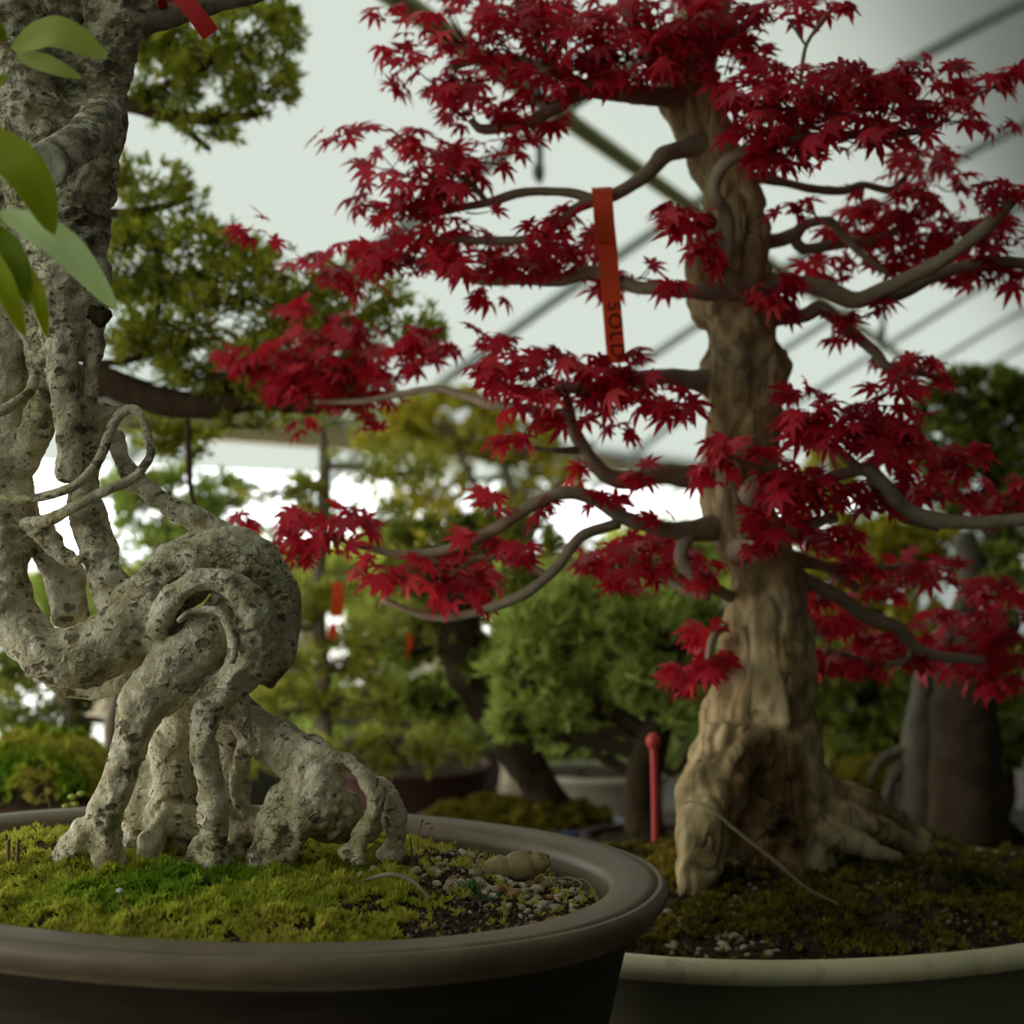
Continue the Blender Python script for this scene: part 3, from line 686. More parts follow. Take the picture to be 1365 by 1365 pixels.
for a_ in (((14, 62), (74, 42), (144, 77), 25, .98, .62), ((22, 70), (70, 88), (110, 104), 14, .985, .68), ((-45, 165), (34, 228), (73, 314), 30, .95, .42),
           ((0, 280), (82, 325), (157, 414), 23, .96, .97), ((-6, 300), (22, 350), (38, 408), 17, .97, .2), ((-22, 322), (8, 385), (34, 450), 15, .95, .5), ((32, 350), (52, 400), (63, 452), 11, .97, .5),
           ((-30, 150), (-12, 118), (12, 98), 12, .98, .35), ((-34, 10), (-14, 30), (10, 55), 16, .97, .25), ((-30, 275), (0, 290), (34, 306), 8, .98, .6)): broad_leaf(*a_)
tw = [(*P(-80, -120, 1.1), .003), (*P(-62, 0, 1.03), .0026), (*P(-50, 120, .99), .0022), (*P(-40, 230, .97), .002), (*P(-34, 340, .965), .0012)]
V, Fs = sweep(tw, .004, 8, .1); mesh('twig', V, Fs, M['twig_dry'], tree)

# ------------------------------------------------------------------ the red maple
DM = 1.72
def LM(*rows): return pxpath(rows, DM)
maple = thing('maple_bonsai', 'red leaved maple bonsai with thick ridged trunk in the grey green pot', 'bonsai', (.26, 1.72, h2(.26, 1.72)))
ml = {
 'trunk': [
    LM((955, -90, 24), (950, -40, 28), (944, 10, 32), (920, 60, 38), (912, 105, 44), (930, 150, 39), (950, 200, 36), (970, 250, 38), (983, 300, 39), (970, 350, 54), (972, 395, 49), (986, 440, 47), (993, 500, 57), (993, 560, 54), (988, 605, 54), (982, 650, 54), (986, 690, 50), (1012, 740, 47), (1024, 800, 54), (1023, 850, 60), (1021, 900, 67), (1017, 960, 76), (1016, 1010, 80), (1024, 1060, 78), (1040, 1110, 80), (1045, 1160, 84)),
 ],
 'root': [
    LM((980, 990, 52, -.03), (958, 1045, 50, -.06), (944, 1090, 42, -.085), (934, 1135, 36, -.10), (924, 1172, 26, -.115), (920, 1195, 16, -.12)),
    LM((1050, 1020, 45, 0), (1085, 1068, 40, 0), (1130, 1095, 26, .0), (1185, 1110, 17, .02), (1240, 1140, 12, .03)),
    LM((1070, 1050, 30, .03), (1120, 1062, 22, .04), (1170, 1075, 15, .05), (1215, 1105, 12, .06), (1262, 1150, 9, .05)),
    LM((1040, 1080, 42, -.02), (1090, 1106, 28, -.035), (1140, 1124, 18, -.045), (1200, 1146, 10, -.05)),
    LM((1030, 1080, 34, -.06), (1000, 1110, 22, -.08), (990, 1150, 18, -.09)),
 ],
}
def dispB(v):
    q = Vector((v.x, v.y, v.z*.3))
    r = abs(noise.noise(q*26+Vector((0, 0, v.z*3))))
    a = (noise.noise(q*40))*.0050+noise.noise(v*70)*.0024+noise.noise(q*150)*.0016
    if r < .08: a -= (.08-r)*.06
    g = math.exp(-((v.z-(CZ+.17))**2/.075**2)); a += g*.011*noise.noise(v*42)+g*.006*noise.noise(v*85)
    return a
for k, (V, Q, N) in union(ml, .0035, 3, dispB).items():
    # the decayed hollow at the foot, its own material
    cen = V[Q].mean(1); px = cen[:, 0]/cen[:, 1]*F+682.5; py = (CZ-cen[:, 2])/cen[:, 1]*F+682.5
    pv_ = V; px = pv_[:, 0]/pv_[:, 1]*F+682.5; py = (CZ-pv_[:, 2])/pv_[:, 1]*F+682.5
    hol = np.clip(1.5-np.sqrt(((px-1028)/58)**2+((py-1078)/100)**2), 0, 1)*(pv_[:, 1] < DM)
    mesh(k, V-N*(hol*(.007+.006*np.array([noise.noise(Vector(c)*60) for c in V])))[:, None], Q, M['maple_bark'], maple, normals=None, tint=hol)

# leaf templates
def leaf_template(droop, fold):
    ang = [-128, -82, -40, 0, 40, 82, 128]; Ls = [.40, .74, .93, 1., .93, .74, .40]
    V = [(0, 0, 0)]; sin = []
    sa = [-165, -105, -61, -20, 20, 61, 105, 165]; srr = [.12, .22, .28, .30, .30, .28, .22, .12]
    for a, r in zip(sa, srr): V.append((math.sin(math.radians(a))*r, math.cos(math.radians(a))*r, 0))
    Fs = []
    for i, (a, l) in enumerate(zip(ang, Ls)):
        a = math.radians(a+random.uniform(-5, 5)); l *= random.uniform(.92, 1.08); u = np.array((math.sin(a), math.cos(a))); v = np.array((u[1], -u[0])); w_ = .135*l**.6
        k = len(V); lift = fold*w_
        pm = u*l*.5; V.append((*pm, 0)); V.append((*(pm-v*w_), lift)); V.append((*(pm+v*w_), lift)); V.append((*(u*l), 0))
        s0, s1 = 1+i, 2+i
        Fs += [(0, s0, k), (s0, k+1, k), (k+1, k+3, k), (k, k+3, k+2), (k, k+2, s1), (0, k, s1)]
    V = np.array(V); r = np.linalg.norm(V[:, :2], axis=1); V[:, 2] -= droop*r**1.7
    V[:, :2] *= (1-.30*droop*r[:, None]**1.3)
    return V, np.array(Fs)
TPL = [leaf_template(random.uniform(.15, .85), random.uniform(.15, .7)) for _ in range(10)]
def rot_to(n, y):
    n = n/np.linalg.norm(n); y = y-n*y.dot(n); y /= np.linalg.norm(y)+1e-9; x = np.cross(y, n)
    return np.stack([x, y, n], 1)
NLEAF = 0
def leaf_pad(branch, pads, size=.0262, twigs=True, lo=0., hi=1.):
    """pads (cx, cy, rx, ry, n, d): one spray of leaves with its fine twigs, hung on a branch."""
    global NLEAF
    for cx, cy, rx, ry, n, d in pads:
        tb = MB(); VV = []; FF = []; TT = []; k = 0
        c0 = P(cx, cy, d)
        for i in range(int(n*(.80 if n > 20 else 1.))+1):
            NLEAF += 1
            while True:
                a, b = random.uniform(-1, 1), random.uniform(-1, 1)
                if a*a+b*b < 1: break
            dz = random.gauss(0, 1)*min(.05, rx/F*d*.5)
            p = P(cx+a*rx, cy+b*ry+12*noise.noise(Vector((cx+a*rx, cy, 0))*.03), d+dz)
            qx, qy = p[0]/p[1]*F+682.5, (CZ-p[2])/p[1]*F+682.5
            if 770 < qx < 858 and 235 < qy < 458 and p[1] < 1.71: p = p*np.array((1, 0, 0))+np.array((0, 1.71+random.uniform(0, .05), p[2]))
            t = TPL[random.randrange(10)]
            nrm = np.array((random.gauss(0, .42)+a*.25, random.gauss(0, .42)-.38, .75))
            out = np.array((a*.8+random.gauss(0, .6), random.gauss(-.15, .7), -.25+random.gauss(0, .3)))
            R = rot_to(nrm, out); s = size*random.uniform(.68, 1.22)
            v = (t[0]*s)@R.T+p; VV.append(v); FF.append(t[1]+k); k += len(v)
            TT.append(np.full(len(v), lo+(hi-lo)*min(1, max(0, random.gauss(.5, .28)))))
            if twigs and random.random() < .32:
                q = P(cx+a*rx*.35, cy+ry*.55+random.uniform(-4, 4), d+dz*.4); mid = (p+q)/2-UP*random.uniform(0, .008)
                tv, tf = sweep([(*q, .0011), (*mid, .0008), (*p, .0005)], .012, 5, caps=False); tb.add(tv, tf)
        mesh('leaf_spray', np.concatenate(VV), np.concatenate(FF), M['maple_leaf'], branch, tint=np.concatenate(TT), smooth=False)
        if twigs and tb.n: tb.build('fine_twig', M['twig_red'], branch)
def branch(paths, pads, size=.0262, mat='branch', **k):
    mb = MB()
    for rows in paths:
        V, Fs = sweep(LM(*rows), .006, 12, .14, 60., .05); mb.add(V, Fs)
    b = mb.build('branch', M[mat], maple)
    if pads: leaf_pad(b, [(p[0], p[1], p[2], p[3], p[4], DM+(p[5] if len(p) > 5 else 0)) for p in pads], size, **k)
    return b
branch([[(920, 130, 18, -.01), (885, 128, 14, -.03), (840, 125, 13, -.06), (790, 119, 12, -.07), (762, 126, 12, -.07), (738, 145, 9, -.07), (700, 164, 8, -.07), (645, 172, 7, -.07), (628, 160, 5, -.07)],
        [(790, 119, 9, -.07), (735, 95, 8, -.07), (690, 82, 8, -.06), (640, 80, 6, -.06), (600, 90, 4, -.06)],
        [(740, 98, 5, -.07), (715, 50, 4, -.06), (700, 10, 3, -.05)]],
       [(640, 35, 110, 45, 75, -.06), (730, 55, 100, 60, 105, -.07), (600, 92, 75, 32, 40, -.05), (640, 140, 70, 32, 45, -.07), (720, 120, 50, 25, 16, -.08), (520, 18, 28, 22, 6, -.06), (528, 75, 30, 12, 5, -.06), (517, 112, 22, 14, 4, -.05), (690, 5, 90, 25, 40, -.06), (740, 158, 18, 10, 5, -.07)])
branch([[(930, 90, 16, -.02), (880, 70, 12, -.07), (850, 40, 9, -.09), (830, 0, 7, -.1), (820, -40, 5, -.1)], [(870, 90, 8, -.07), (862, 60, 7, -.09), (868, 20, 5, -.09)]],
       [(835, 45, 90, 62, 105, -.08), (890, 25, 60, 45, 50, -.09), (800, 90, 50, 30, 20, -.07), (870, 95, 50, 22, 16, -.09)])
branch([[(940, 190, 18, -.01), (905, 200, 13, -.02), (885, 207, 13, -.03), (860, 234, 10.5, -.04), (825, 256, 9.5, -.05), (792, 266, 9, -.05), (762, 257, 6.5, -.05), (700, 256, 6, -.05), (655, 269, 6, -.05), (605, 279, 5, -.05), (560, 292, 4, -.05)],
        [(800, 264, 8, -.05), (765, 280, 7, -.06), (738, 303, 6.5, -.06), (700, 319, 6, -.06), (640, 321, 5, -.05), (580, 318, 4, -.05)],
        [(648, 268, 4, -.05), (628, 245, 4, -.05), (600, 225, 3, -.05)]],
       [(575, 222, 95, 30, 58, -.05), (530, 258, 72, 34, 42, -.05), (640, 205, 58, 18, 22, -.05), (600, 268, 65, 24, 26, -.06), (452, 178, 30, 12, 6, -.05), (530, 176, 40, 12, 7, -.05), (690, 185, 22, 12, 5, -.05), (625, 335, 140, 26, 70, -.06), (760, 298, 60, 24, 30, -.07), (565, 300, 60, 25, 26, -.05)])
branch([[(985, 388, 16, -.05), (930, 389, 11, -.07), (890, 387, 9, -.07), (838, 380, 9, -.06), (795, 362, 9, -.05), (745, 373, 9, -.04), (700, 372, 8, -.04), (640, 374, 6, -.04), (606, 362, 5, -.04), (540, 345, 3, -.03)]],
       [(665, 352, 95, 20, 42, -.05), (770, 338, 70, 28, 36, -.06), (840, 360, 46, 18, 16, -.08), (470, 340, 70, 22, 28, -.03), (540, 340, 60, 25, 26, -.03), (420, 355, 40, 14, 8, -.03), (345, 312, 28, 10, 5, -.03), (345, 287, 8, 10, 1, -.03), (648, 395, 26, 10, 5, -.04), (470, 375, 40, 20, 10, -.02), (905, 376, 20, 14, 4, -.1)])
branch([[(960, 515, 22, -.01), (925, 506, 14, -.03), (890, 502, 11, -.05), (850, 505, 10, -.07), (800, 515, 8, -.09), (740, 520, 6, -.1)]],
       [(760, 505, 115, 34, 110, -.10), (850, 520, 70, 24, 44, -.11), (700, 480, 70, 28, 38, -.08), (645, 452, 34, 12, 7, -.08), (560, 455, 42, 24, 16, -.05), (740, 555, 70, 18, 14, -.09), (905, 540, 30, 18, 10, -.12), (845, 470, 14, 12, 4, -.1), (825, 575, 14, 12, 3, -.1)])
branch([[(955, 632, 20, -.01), (920, 636, 15, -.02), (880, 632, 13, -.03), (845, 641, 12, -.04), (812, 636, 11, -.05), (788, 612, 9.5, -.06), (770, 585, 9, -.06), (758, 555, 9, -.06), (756, 530, 6, -.06)],
        [(757, 560, 8, -.06), (715, 546, 7, -.05), (660, 540, 7, -.03), (625, 529, 6, 0), (580, 518, 5, .03), (535, 525, 4.5, .06), (480, 535, 4, .08), (420, 535, 3, .1)]],
       [(430, 475, 85, 38, 95, .12), (400, 515, 62, 28, 50, .12), (480, 515, 62, 28, 52, .12), (450, 440, 55, 20, 22, .13), (345, 480, 45, 16, 14, .12), (310, 470, 18, 8, 4, .12), (560, 470, 45, 26, 18, .05), (400, 410, 22, 12, 5, .13), (400, 570, 14, 10, 3, .1), (500, 560, 16, 10, 3, .1)], lo=.05, hi=.85)
branch([[(770, 600, 6, -.06), (740, 600, 3.5, -.08), (700, 596, 3, -.08)]], [(685, 590, 22, 12, 5, -.08), (770, 632, 16, 14, 4, -.06), (845, 628, 24, 12, 6, -.08)])
branch([[(960, 700, 22, -.01), (925, 707, 15, -.03), (885, 705, 11.5, -.05), (832, 690, 10.5, -.07), (792, 665, 10, -.08), (750, 657, 9, -.09), (705, 676, 8.5, -.09), (655, 708, 8, -.09), (590, 735, 7, -.08), (535, 739, 6, -.07), (480, 728, 4, -.06), (440, 715, 3, -.05)],
        [(825, 697, 8, -.07), (775, 715, 8, -.08), (742, 757, 7.5, -.09), (695, 794, 7, -.09), (625, 819, 6.5, -.08), (570, 822, 5, -.07), (512, 800, 4, -.06)],
        [(728, 767, 5, -.09), (690, 746, 5, -.08), (640, 744, 4.5, -.07), (600, 768, 4, -.06)]],
       [(440, 702, 72, 32, 58, -.05), (385, 735, 42, 16, 18, -.05), (560, 762, 95, 24, 58, -.05), (625, 785, 45, 24, 26, -.06), (690, 735, 30, 20, 8, -.09), (655, 668, 18, 15, 4, -.09), (720, 678, 12, 10, 2, -.08), (325, 690, 16, 10, 3, -.05), (640, 725, 45, 15, 12, -.08), (730, 665, 14, 10, 3, -.08), (800, 665, 28, 12, 5, -.08)], lo=.1, hi=.9)
branch([[(930, 705, 11, -.03), (914, 720, 10, -.04), (908, 748, 9, -.05), (930, 770, 9, -.05), (948, 782, 8, -.04), (975, 796, 8, 0)], [(945, 795, 6, -.04), (912, 788, 5, -.03), (880, 765, 4.5, -.01), (848, 742, 4, .01)]],
       [(830, 742, 78, 24, 42, .02), (900, 752, 40, 25, 16, .0), (940, 765, 20, 24, 7, -.06), (820, 785, 22, 15, 5, .02), (885, 690, 14, 8, 2, -.08), (870, 715, 40, 10, 5, 0)], lo=.1, hi=.85)
branch([[(968, 835, 5, -.02), (950, 850, 5, -.04), (944, 880, 4, -.04), (940, 910, 3, -.04)]], [(920, 895, 36, 22, 20, -.04), (935, 845, 26, 16, 8, -.03), (955, 880, 12, 16, 4, -.03)], lo=.2)
# right hand side
branch([[(1000, 392, 14, -.05), (975, 372, 10, -.08), (968, 345, 9, -.09), (972, 305, 8, -.1), (966, 280, 8, -.11), (953, 262, 9, -.12), (953, 240, 9, -.12), (970, 215, 9, -.13), (1005, 198, 8.5, -.13), (1060, 187, 8, -.13), (1130, 180, 7, -.13), (1187, 178, 6, -.12), (1238, 172, 5, -.11), (1262, 158, 3, -.1)],
        [(1060, 150, 3, -.13), (1068, 100, 3, -.13), (1075, 60, 2.6, -.13), (1100, 20, 2, -.13)], [(1075, 62, 2, -.13), (1050, 25, 1.8, -.13)], [(1068, 186, 4, -.13), (1060, 160, 3, -.13)], [(1290, 130, 2, -.1), (1320, 118, 2, -.1), (1345, 105, 1.6, -.1)]],
       [(1080, 125, 120, 38, 125, -.13), (1180, 125, 100, 42, 105, -.12), (1010, 150, 55, 45, 45, -.13), (1060, 195, 60, 30, 34, -.14), (1150, 178, 85, 22, 40, -.13), (1250, 150, 50, 25, 24, -.11), (1020, 215, 28, 26, 12, -.14), (1110, 8, 26, 10, 7, -.13), (1040, 18, 40, 18, 12, -.12), (1235, 85, 50, 14, 10, -.12), (1320, 110, 26, 12, 8, -.1), (1325, 165, 26, 8, 5, -.1), (1355, 100, 14, 14, 4, -.1)], lo=.0, hi=.85)
branch([[(950, 60, 12, -.02), (985, 40, 8, -.06), (1010, 20, 5, -.08)]], [(975, 30, 60, 40, 45, -.07), (960, 85, 30, 30, 14, -.08), (1000, 75, 40, 22, 16, -.09)])
branch([[(1010, 235, 10, .01), (1050, 244, 6, .02), (1085, 252, 6, .03), (1125, 254, 6, .04), (1150, 246, 5, .04), (1188, 253, 5, .04), (1212, 228, 4, .04), (1225, 200, 3, .05)], [(1150, 250, 3, .04), (1148, 270, 2, .04)]],
       [(1235, 235, 62, 26, 36, .05), (1235, 205, 45, 14, 12, .05), (1200, 275, 45, 20, 16, .05), (1060, 278, 30, 14, 7, -.06), (1148, 262, 8, 10, 1, .04)])
branch([[(1000, 318, 18, .0), (1030, 321, 10, .01), (1060, 312, 9, .01), (1072, 300, 7, .01), (1105, 294, 6, .0), (1122, 312, 5.5, 0), (1150, 340, 5, -.01), (1182, 364, 4, -.01)], [(1058, 316, 8, .01), (1072, 332, 8, .02), (1120, 325, 7.5, .03), (1170, 320, 7, .04), (1205, 298, 5, .05), (1225, 270, 3, .05)]],
       [(1155, 300, 55, 28, 40, .06), (1200, 325, 70, 34, 50, .06), (1270, 300, 70, 34, 50, .06), (1120, 355, 50, 26, 26, .06), (1240, 345, 60, 20, 22, .06)], lo=.15, hi=.95)
branch([[(1000, 385, 24, .0), (1045, 377, 12, .0), (1098, 384, 12, -.01), (1140, 400, 12, -.03), (1180, 384, 10.5, -.05), (1235, 358, 10, -.07), (1280, 330, 9, -.09), (1325, 293, 9, -.1), (1352, 265, 7, -.1), (1385, 240, 5, -.1)], [(1140, 400, 10, -.03), (1200, 392, 8, -.01), (1250, 366, 8, .0), (1310, 350, 8, .0), (1390, 352, 8, .01)]],
       [(1340, 255, 36, 24, 16, -.1), (1320, 310, 50, 26, 26, -.02), (1290, 355, 45, 24, 18, .02), (1330, 365, 40, 14, 12, .01), (1165, 408, 20, 10, 4, -.04), (1200, 378, 24, 10, 6, .02)], lo=0, hi=.75)
branch([[(1005, 430, 22, .01), (1035, 424, 10, .01), (1070, 421, 10, 0), (1095, 411, 10, 0), (1128, 438, 8, -.01), (1165, 468, 7, -.01), (1185, 490, 7, -.01), (1225, 497, 5, 0), (1262, 506, 4, 0)]],
       [(1035, 378, 34, 20, 16, -.09), (1045, 408, 26, 12, 7, -.07), (1115, 420, 22, 12, 6, -.02), (1210, 485, 48, 14, 14, 0), (1235, 505, 34, 14, 8, 0), (1130, 445, 24, 10, 5, -.03)])
branch([[(945, 295, 12, -.06), (920, 300, 5, -.09), (900, 290, 3, -.1)]], [(915, 292, 42, 20, 16, -.1), (940, 330, 30, 24, 12, -.1), (890, 300, 14, 10, 4, -.1)], mat='twig_red')
branch([[(1020, 650, 26, -.02), (1064, 649, 10, -.08), (1100, 640, 8.5, -.1), (1133, 629, 8.5, -.11), (1159, 628, 10, -.11), (1185, 655, 10, -.11), (1207, 678, 10, -.1), (1243, 692, 10, -.1), (1295, 697, 9, -.1), (1390, 690, 8, -.1)], [(1150, 628, 8, -.11), (1111, 598, 6, -.13), (1075, 587, 4.5, -.14), (1045, 592, 3, -.14)], [(1160, 640, 7, -.11), (1172, 660, 6, -.08), (1200, 690, 5, -.06), (1250, 705, 4, -.04)]],
       [(1120, 562, 72, 34, 66, -.13), (1185, 570, 60, 42, 56, -.11), (1065, 520, 26, 12, 7, -.13), (1190, 515, 34, 12, 8, -.12), (1075, 560, 36, 22, 16, -.14), (1220, 615, 60, 22, 26, -.06), (1290, 615, 40, 14, 12, -.05), (1270, 650, 80, 20, 34, -.02), (1345, 660, 50, 26, 26, .0), (1150, 660, 50, 26, 22, -.08), (1300, 590, 14, 12, 4, -.05)], lo=0, hi=.8)
branch([[(1000, 660, 18, -.06), (1015, 632, 6, -.1), (1000, 620, 5, -.11), (980, 612, 3, -.12)]], [(985, 598, 42, 18, 22, -.12), (950, 625, 22, 22, 10, -.12)])
branch([[(985, 735, 20, -.06), (1005, 724, 9, -.09), (1038, 711, 8, -.11), (1086, 696, 8, -.12), (1115, 690, 6, -.12)]],
       [(1050, 640, 48, 26, 34, -.13), (1035, 685, 42, 32, 34, -.13), (1090, 650, 36, 24, 18, -.12), (1000, 725, 22, 10, 5, -.12), (1120, 720, 30, 15, 8, -.1)], lo=.0, hi=.75)
branch([[(1040, 770, 26, .0), (1075, 775, 11, .01), (1111, 792, 10, .02), (1155, 821, 9.5, .04), (1199, 839, 9, .06), (1214, 858, 8, .07), (1243, 873, 7, .08), (1310, 880, 5, .1)], [(1100, 868, 4, .03), (1126, 873, 4.5, .04), (1170, 885, 4.5, .05), (1207, 880, 4, .07), (1215, 862, 4, .07)]],
       [(1110, 832, 42, 26, 32, .08), (1125, 880, 52, 28, 44, .08), (1195, 862, 52, 26, 40, .1), (1270, 850, 70, 40, 66, .14), (1335, 830, 55, 50, 60, .16), (1330, 890, 60, 26, 34, .16), (1170, 795, 40, 14, 8, .06)], lo=0, hi=.7)
branch([[(1045, 745, 16, .02), (1090, 752, 8, .03), (1120, 768, 7, .04), (1142, 785, 6, .05)], [(1090, 752, 5, .03), (1160, 758, 4, .05), (1225, 752, 3.5, .07)]],
       [(1230, 762, 62, 20, 30, .08), (1140, 745, 40, 18, 16, .04), (1090, 725, 30, 18, 12, .02), (1320, 785, 40, 20, 16, .12), (1080, 800, 24, 14, 8, .05)], lo=0, hi=.75)

# ------------------------------------------------------------------ tags, marker, stalk
def ribbon(name, rows, wdir, width, thick, mat, parent=None):
    """flat strip with thickness; rows of 3-D points, wdir = across direction"""
    c = catmull(np.array(rows), 30); T = np.gradient(c, axis=0); T /= np.linalg.norm(T, axis=1)[:, None]
    V = []
    for p, t in zip(c, T):
        W = wdir-t*wdir.dot(t); W /= np.linalg.norm(W); N = np.cross(t, W)
        for a, b in ((-1, -1), (1, -1), (1, 1), (-1, 1)): V.append(p+W*a*width/2+N*b*thick/2)
    n = len(c); Fs = [(i*4+j, i*4+(j+1) % 4, (i+1)*4+(j+1) % 4, (i+1)*4+j) for i in range(n-1) for j in range(4)]+[(3, 2, 1, 0), ((n-1)*4, (n-1)*4+1, (n-1)*4+2, (n-1)*4+3)]
    return mesh(name, V, Fs, mat, parent, smooth=False)
dT = 1.655
st = thing('sold_tag', 'long orange red SOLD tag hanging from a maple branch', 'tag', P(805, 258, dT))
XW = np.array((1., 0, 0))
ribbon('strip', [P(804, 256, dT+.004), P(806, 290, dT-.003), P(811, 340, dT-.003), P(815, 400, dT-.003), P(822, 484, dT-.003)], np.array((1., 0, .05)), 25/F*dT, .0008, M['red_tag'], st)
ribbon('loop', [P(806, 322, dT-.008), P(805, 290, dT-.012), P(803, 262, dT-.010), P(802, 250, dT+.004), P(803, 262, dT+.020), P(806, 300, dT+.010), P(808, 322, dT+.0)], np.array((1., 0, .05)), 27/F*dT, .0008, M['red_tag'], st)
cu = bpy.data.curves.new('lettering', 'FONT'); cu.body = 'SOLD'; cu.size = .0200; cu.extrude = .0002; cu.align_x = 'LEFT'; cu.space_character = 1.22
to = bpy.data.objects.new('lettering_tmp', cu); COL.objects.link(to)
lm = bpy.data.meshes.new_from_object(to.evaluated_get(bpy.context.evaluated_depsgraph_get())); bpy.data.objects.remove(to)
lm.materials.clear(); lm.materials.append(M['ink'])
le = bpy.data.objects.new('lettering', lm); link(le, st)
le['label'] = 'black capitals SOLD reading downwards'
a = P(809.5, 403, dT-.0042)-np.array(st.location)
down = P(819, 474, dT)-P(813.5, 403, dT); down /= np.linalg.norm(down); nrm = np.array((0, -1., 0)); up_ = np.cross(nrm, down)
le.matrix_local = Matrix(((down[0], up_[0], nrm[0], a[0]), (down[1], up_[1], nrm[1], a[1]), (down[2], up_[2], nrm[2], a[2]), (0, 0, 0, 1)))
t = thing('plant_tag', 'crimson tag hanging off the bough at the top left', 'tag', P(238, 0, D0))
ribbon('strip', [P(222, -30, D0-.01), P(240, -6, D0-.014), P(262, 20, D0-.016), P(281, 46, D0-.014)], np.array((.8, 0, .6)), 24/F*D0, .0008, M['crimson_tag'], t)
ribbon('loop', [P(222, -30, D0-.01), P(216, 0, D0), P(222, 12, D0+.028), P(232, -12, D0+.04), P(228, -32, D0+.01)], np.array((.8, 0, .6)), 12/F*D0, .0008, M['crimson_tag'], t)
dS = 1.92; b = P(874, 1118, dS); b[2] = h2(b[0], b[1])-.01
t = thing('marker_stake', 'red marker stake with round head left of the maple trunk', 'stake', b)
V, Fs = sweep([(*b, .0042), (*P(873, 1050, dS), .0044), (*P(871, 992, dS), .0042)], .02, 12); mesh('stake', V, Fs, M['stake'], t)
bm = bmesh.new(); bmesh.ops.create_uvsphere(bm, u_segments=16, v_segments=12, radius=.0088); V = np.array([v.co[:] for v in bm.verts])*np.array((1, 1, 1.15))+P(871, 988, dS); Fs = [[v.index for v in f.verts] for f in bm.faces]; bm.free()
mesh('head', V, Fs, M['stake'], t)
V, Fs = sweep([(*P(905, 1072, 1.60), .0010), (*P(925, 1068, 1.575), .0014), (*P(950, 1080, 1.56), .0016), (*P(985, 1110, 1.555), .0015), (*P(1030, 1145, 1.55), .0015), (*P(1075, 1183, 1.545), .0013), (*P(1112, 1203, 1.54), .0011), (*P(1142, 1224, 1.53), .0007)], .006, 8, .2, 120.)
tag(mesh('dry_stalk', V, Fs, M['stalk']), 'thin dry stalk arching over the left root of the maple', 'stalk')

for (x, y0, y1, wd_, d, lab) in ((450, 776, 822, 15, 2.62, 'blurred orange red tag hanging in the slender larch'), (443, 832, 852, 11, 2.64, 'smaller blurred red tag just below the other tag in the larch'), (545, 842, 880, 9, 2.40, 'narrow blurred red tag hanging left of the dark rough trunk')):
    t = thing('plant_tag', lab, 'tag', P(x, y0, d))
    ribbon('strip', [P(x, y0, d), P(x+1, (y0+y1)/2, d-.004), P(x-2, y1, d)], np.array((1., .2, 0)), wd_/F*d, .001, M['red_tag'], t)
    V, Fs = sweep([(*P(x, y0+1, d), .001), (*P(x+3, y0-8, d+.004), .001), (*P(x+1, y0-18, d+.01), .001)], .004, 6); mesh('string', V, Fs, M['steel'], t)

# ------------------------------------------------------------------ small things in the brown pot
def gp(px, py, dz=0.):
    d = .275*F/(py-682.5)
    for _ in range(6):
        x = (px-682.5)/F*d; d = (CZ-h1(x, d))*F/(py-682.5)
    return np.array(((px-682.5)/F*d, d, h1((px-682.5)/F*d, d)+dz)), d
a, b, c, e_ = gp(486, 1188, .008)[0], gp(520, 1190, .013)[0], gp(548, 1196, .012)[0], gp(574, 1208, .005)[0]
V, Fs = sweep([(*a, .0011), (*b, .0016), (*c, .0017), (*e_, .0009)], .002, 10, .25, 200.)
tag(mesh('twig', V, Fs, M['twig_dry']), 'crooked grey twig lying on the moss of the brown pot', 'twig')
def sprout(base, pts, label, bud=None, br=.0022, r=.0008, leaves=(), group=None):
    p, d = gp(*base); t = thing('sprout', label, 'sprout', p, group)
    rows = [(*(p-UP*.004), r)]+[(*P(x, y, d), r) for x, y in pts]
    V, Fs = sweep(rows, .002, 6, .2, 200.); mesh('stem', V, Fs, M['sprout'], t)
    for (x, y, m) in ([(*pts[-1], bud)] if bud else [])+list(leaves):
        bm = bmesh.new(); bmesh.ops.create_icosphere(bm, subdivisions=2, radius=br)
        V = np.array([v.co[:] for v in bm.verts])*np.array((1.2, .6, .8))+P(x, y, d); Fs = [[v.index for v in f.verts] for f in bm.faces]; bm.free()
        mesh('bud' if m != 'broad_leaf' else 'leaf', V, Fs, M[m], t, tint=np.full(len(V), .6))
sprout((180, 1236), [(178, 1225), (170, 1208), (163, 1196), (160, 1187)], 'thin stem with whitish head in the front moss', 'white_bud')
sprout((550, 1162), [(549, 1140), (547, 1118)], 'short upright bare stem right of the pale roots', None)
sprout((556, 1138), [(558, 1115), (562, 1098), (563, 1093)], 'wispy weed with tiny yellow buds beside the right root', 'yellow_bud', .0014, .0005, [(570, 1097, 'yellow_bud'), (575, 1103, 'yellow_bud')])
sprout((137, 1165), [(137, 1150), (138, 1132)], 'reddish spike rising from the moss left of centre', 'yellow_bud', .0012, .0009)
sprout((72, 1095), [(80, 1085), (92, 1072), (103, 1062), (108, 1057)], 'small leafy weed at the left rim of the brown pot', None, .0035, .0009, [(96, 1062, 'broad_leaf'), (108, 1058, 'broad_leaf'), (88, 1075, 'broad_leaf'), (100, 1072, 'broad_leaf')])
sprout((62, 1098), [(66, 1080), (64, 1064), (57, 1058), (53, 1062)], 'hook topped stem left of the leafy weed', None, .001, .0006)
for i, x in enumerate((10, 22)):
    sprout((x, 1165), [(x+1, 1145), (x+random.uniform(-3, 3), 1120)], ['leftmost short brown stem at the left edge of the brown pot', 'second short brown stem at the left edge of the brown pot'][i], None, .001, .0016)
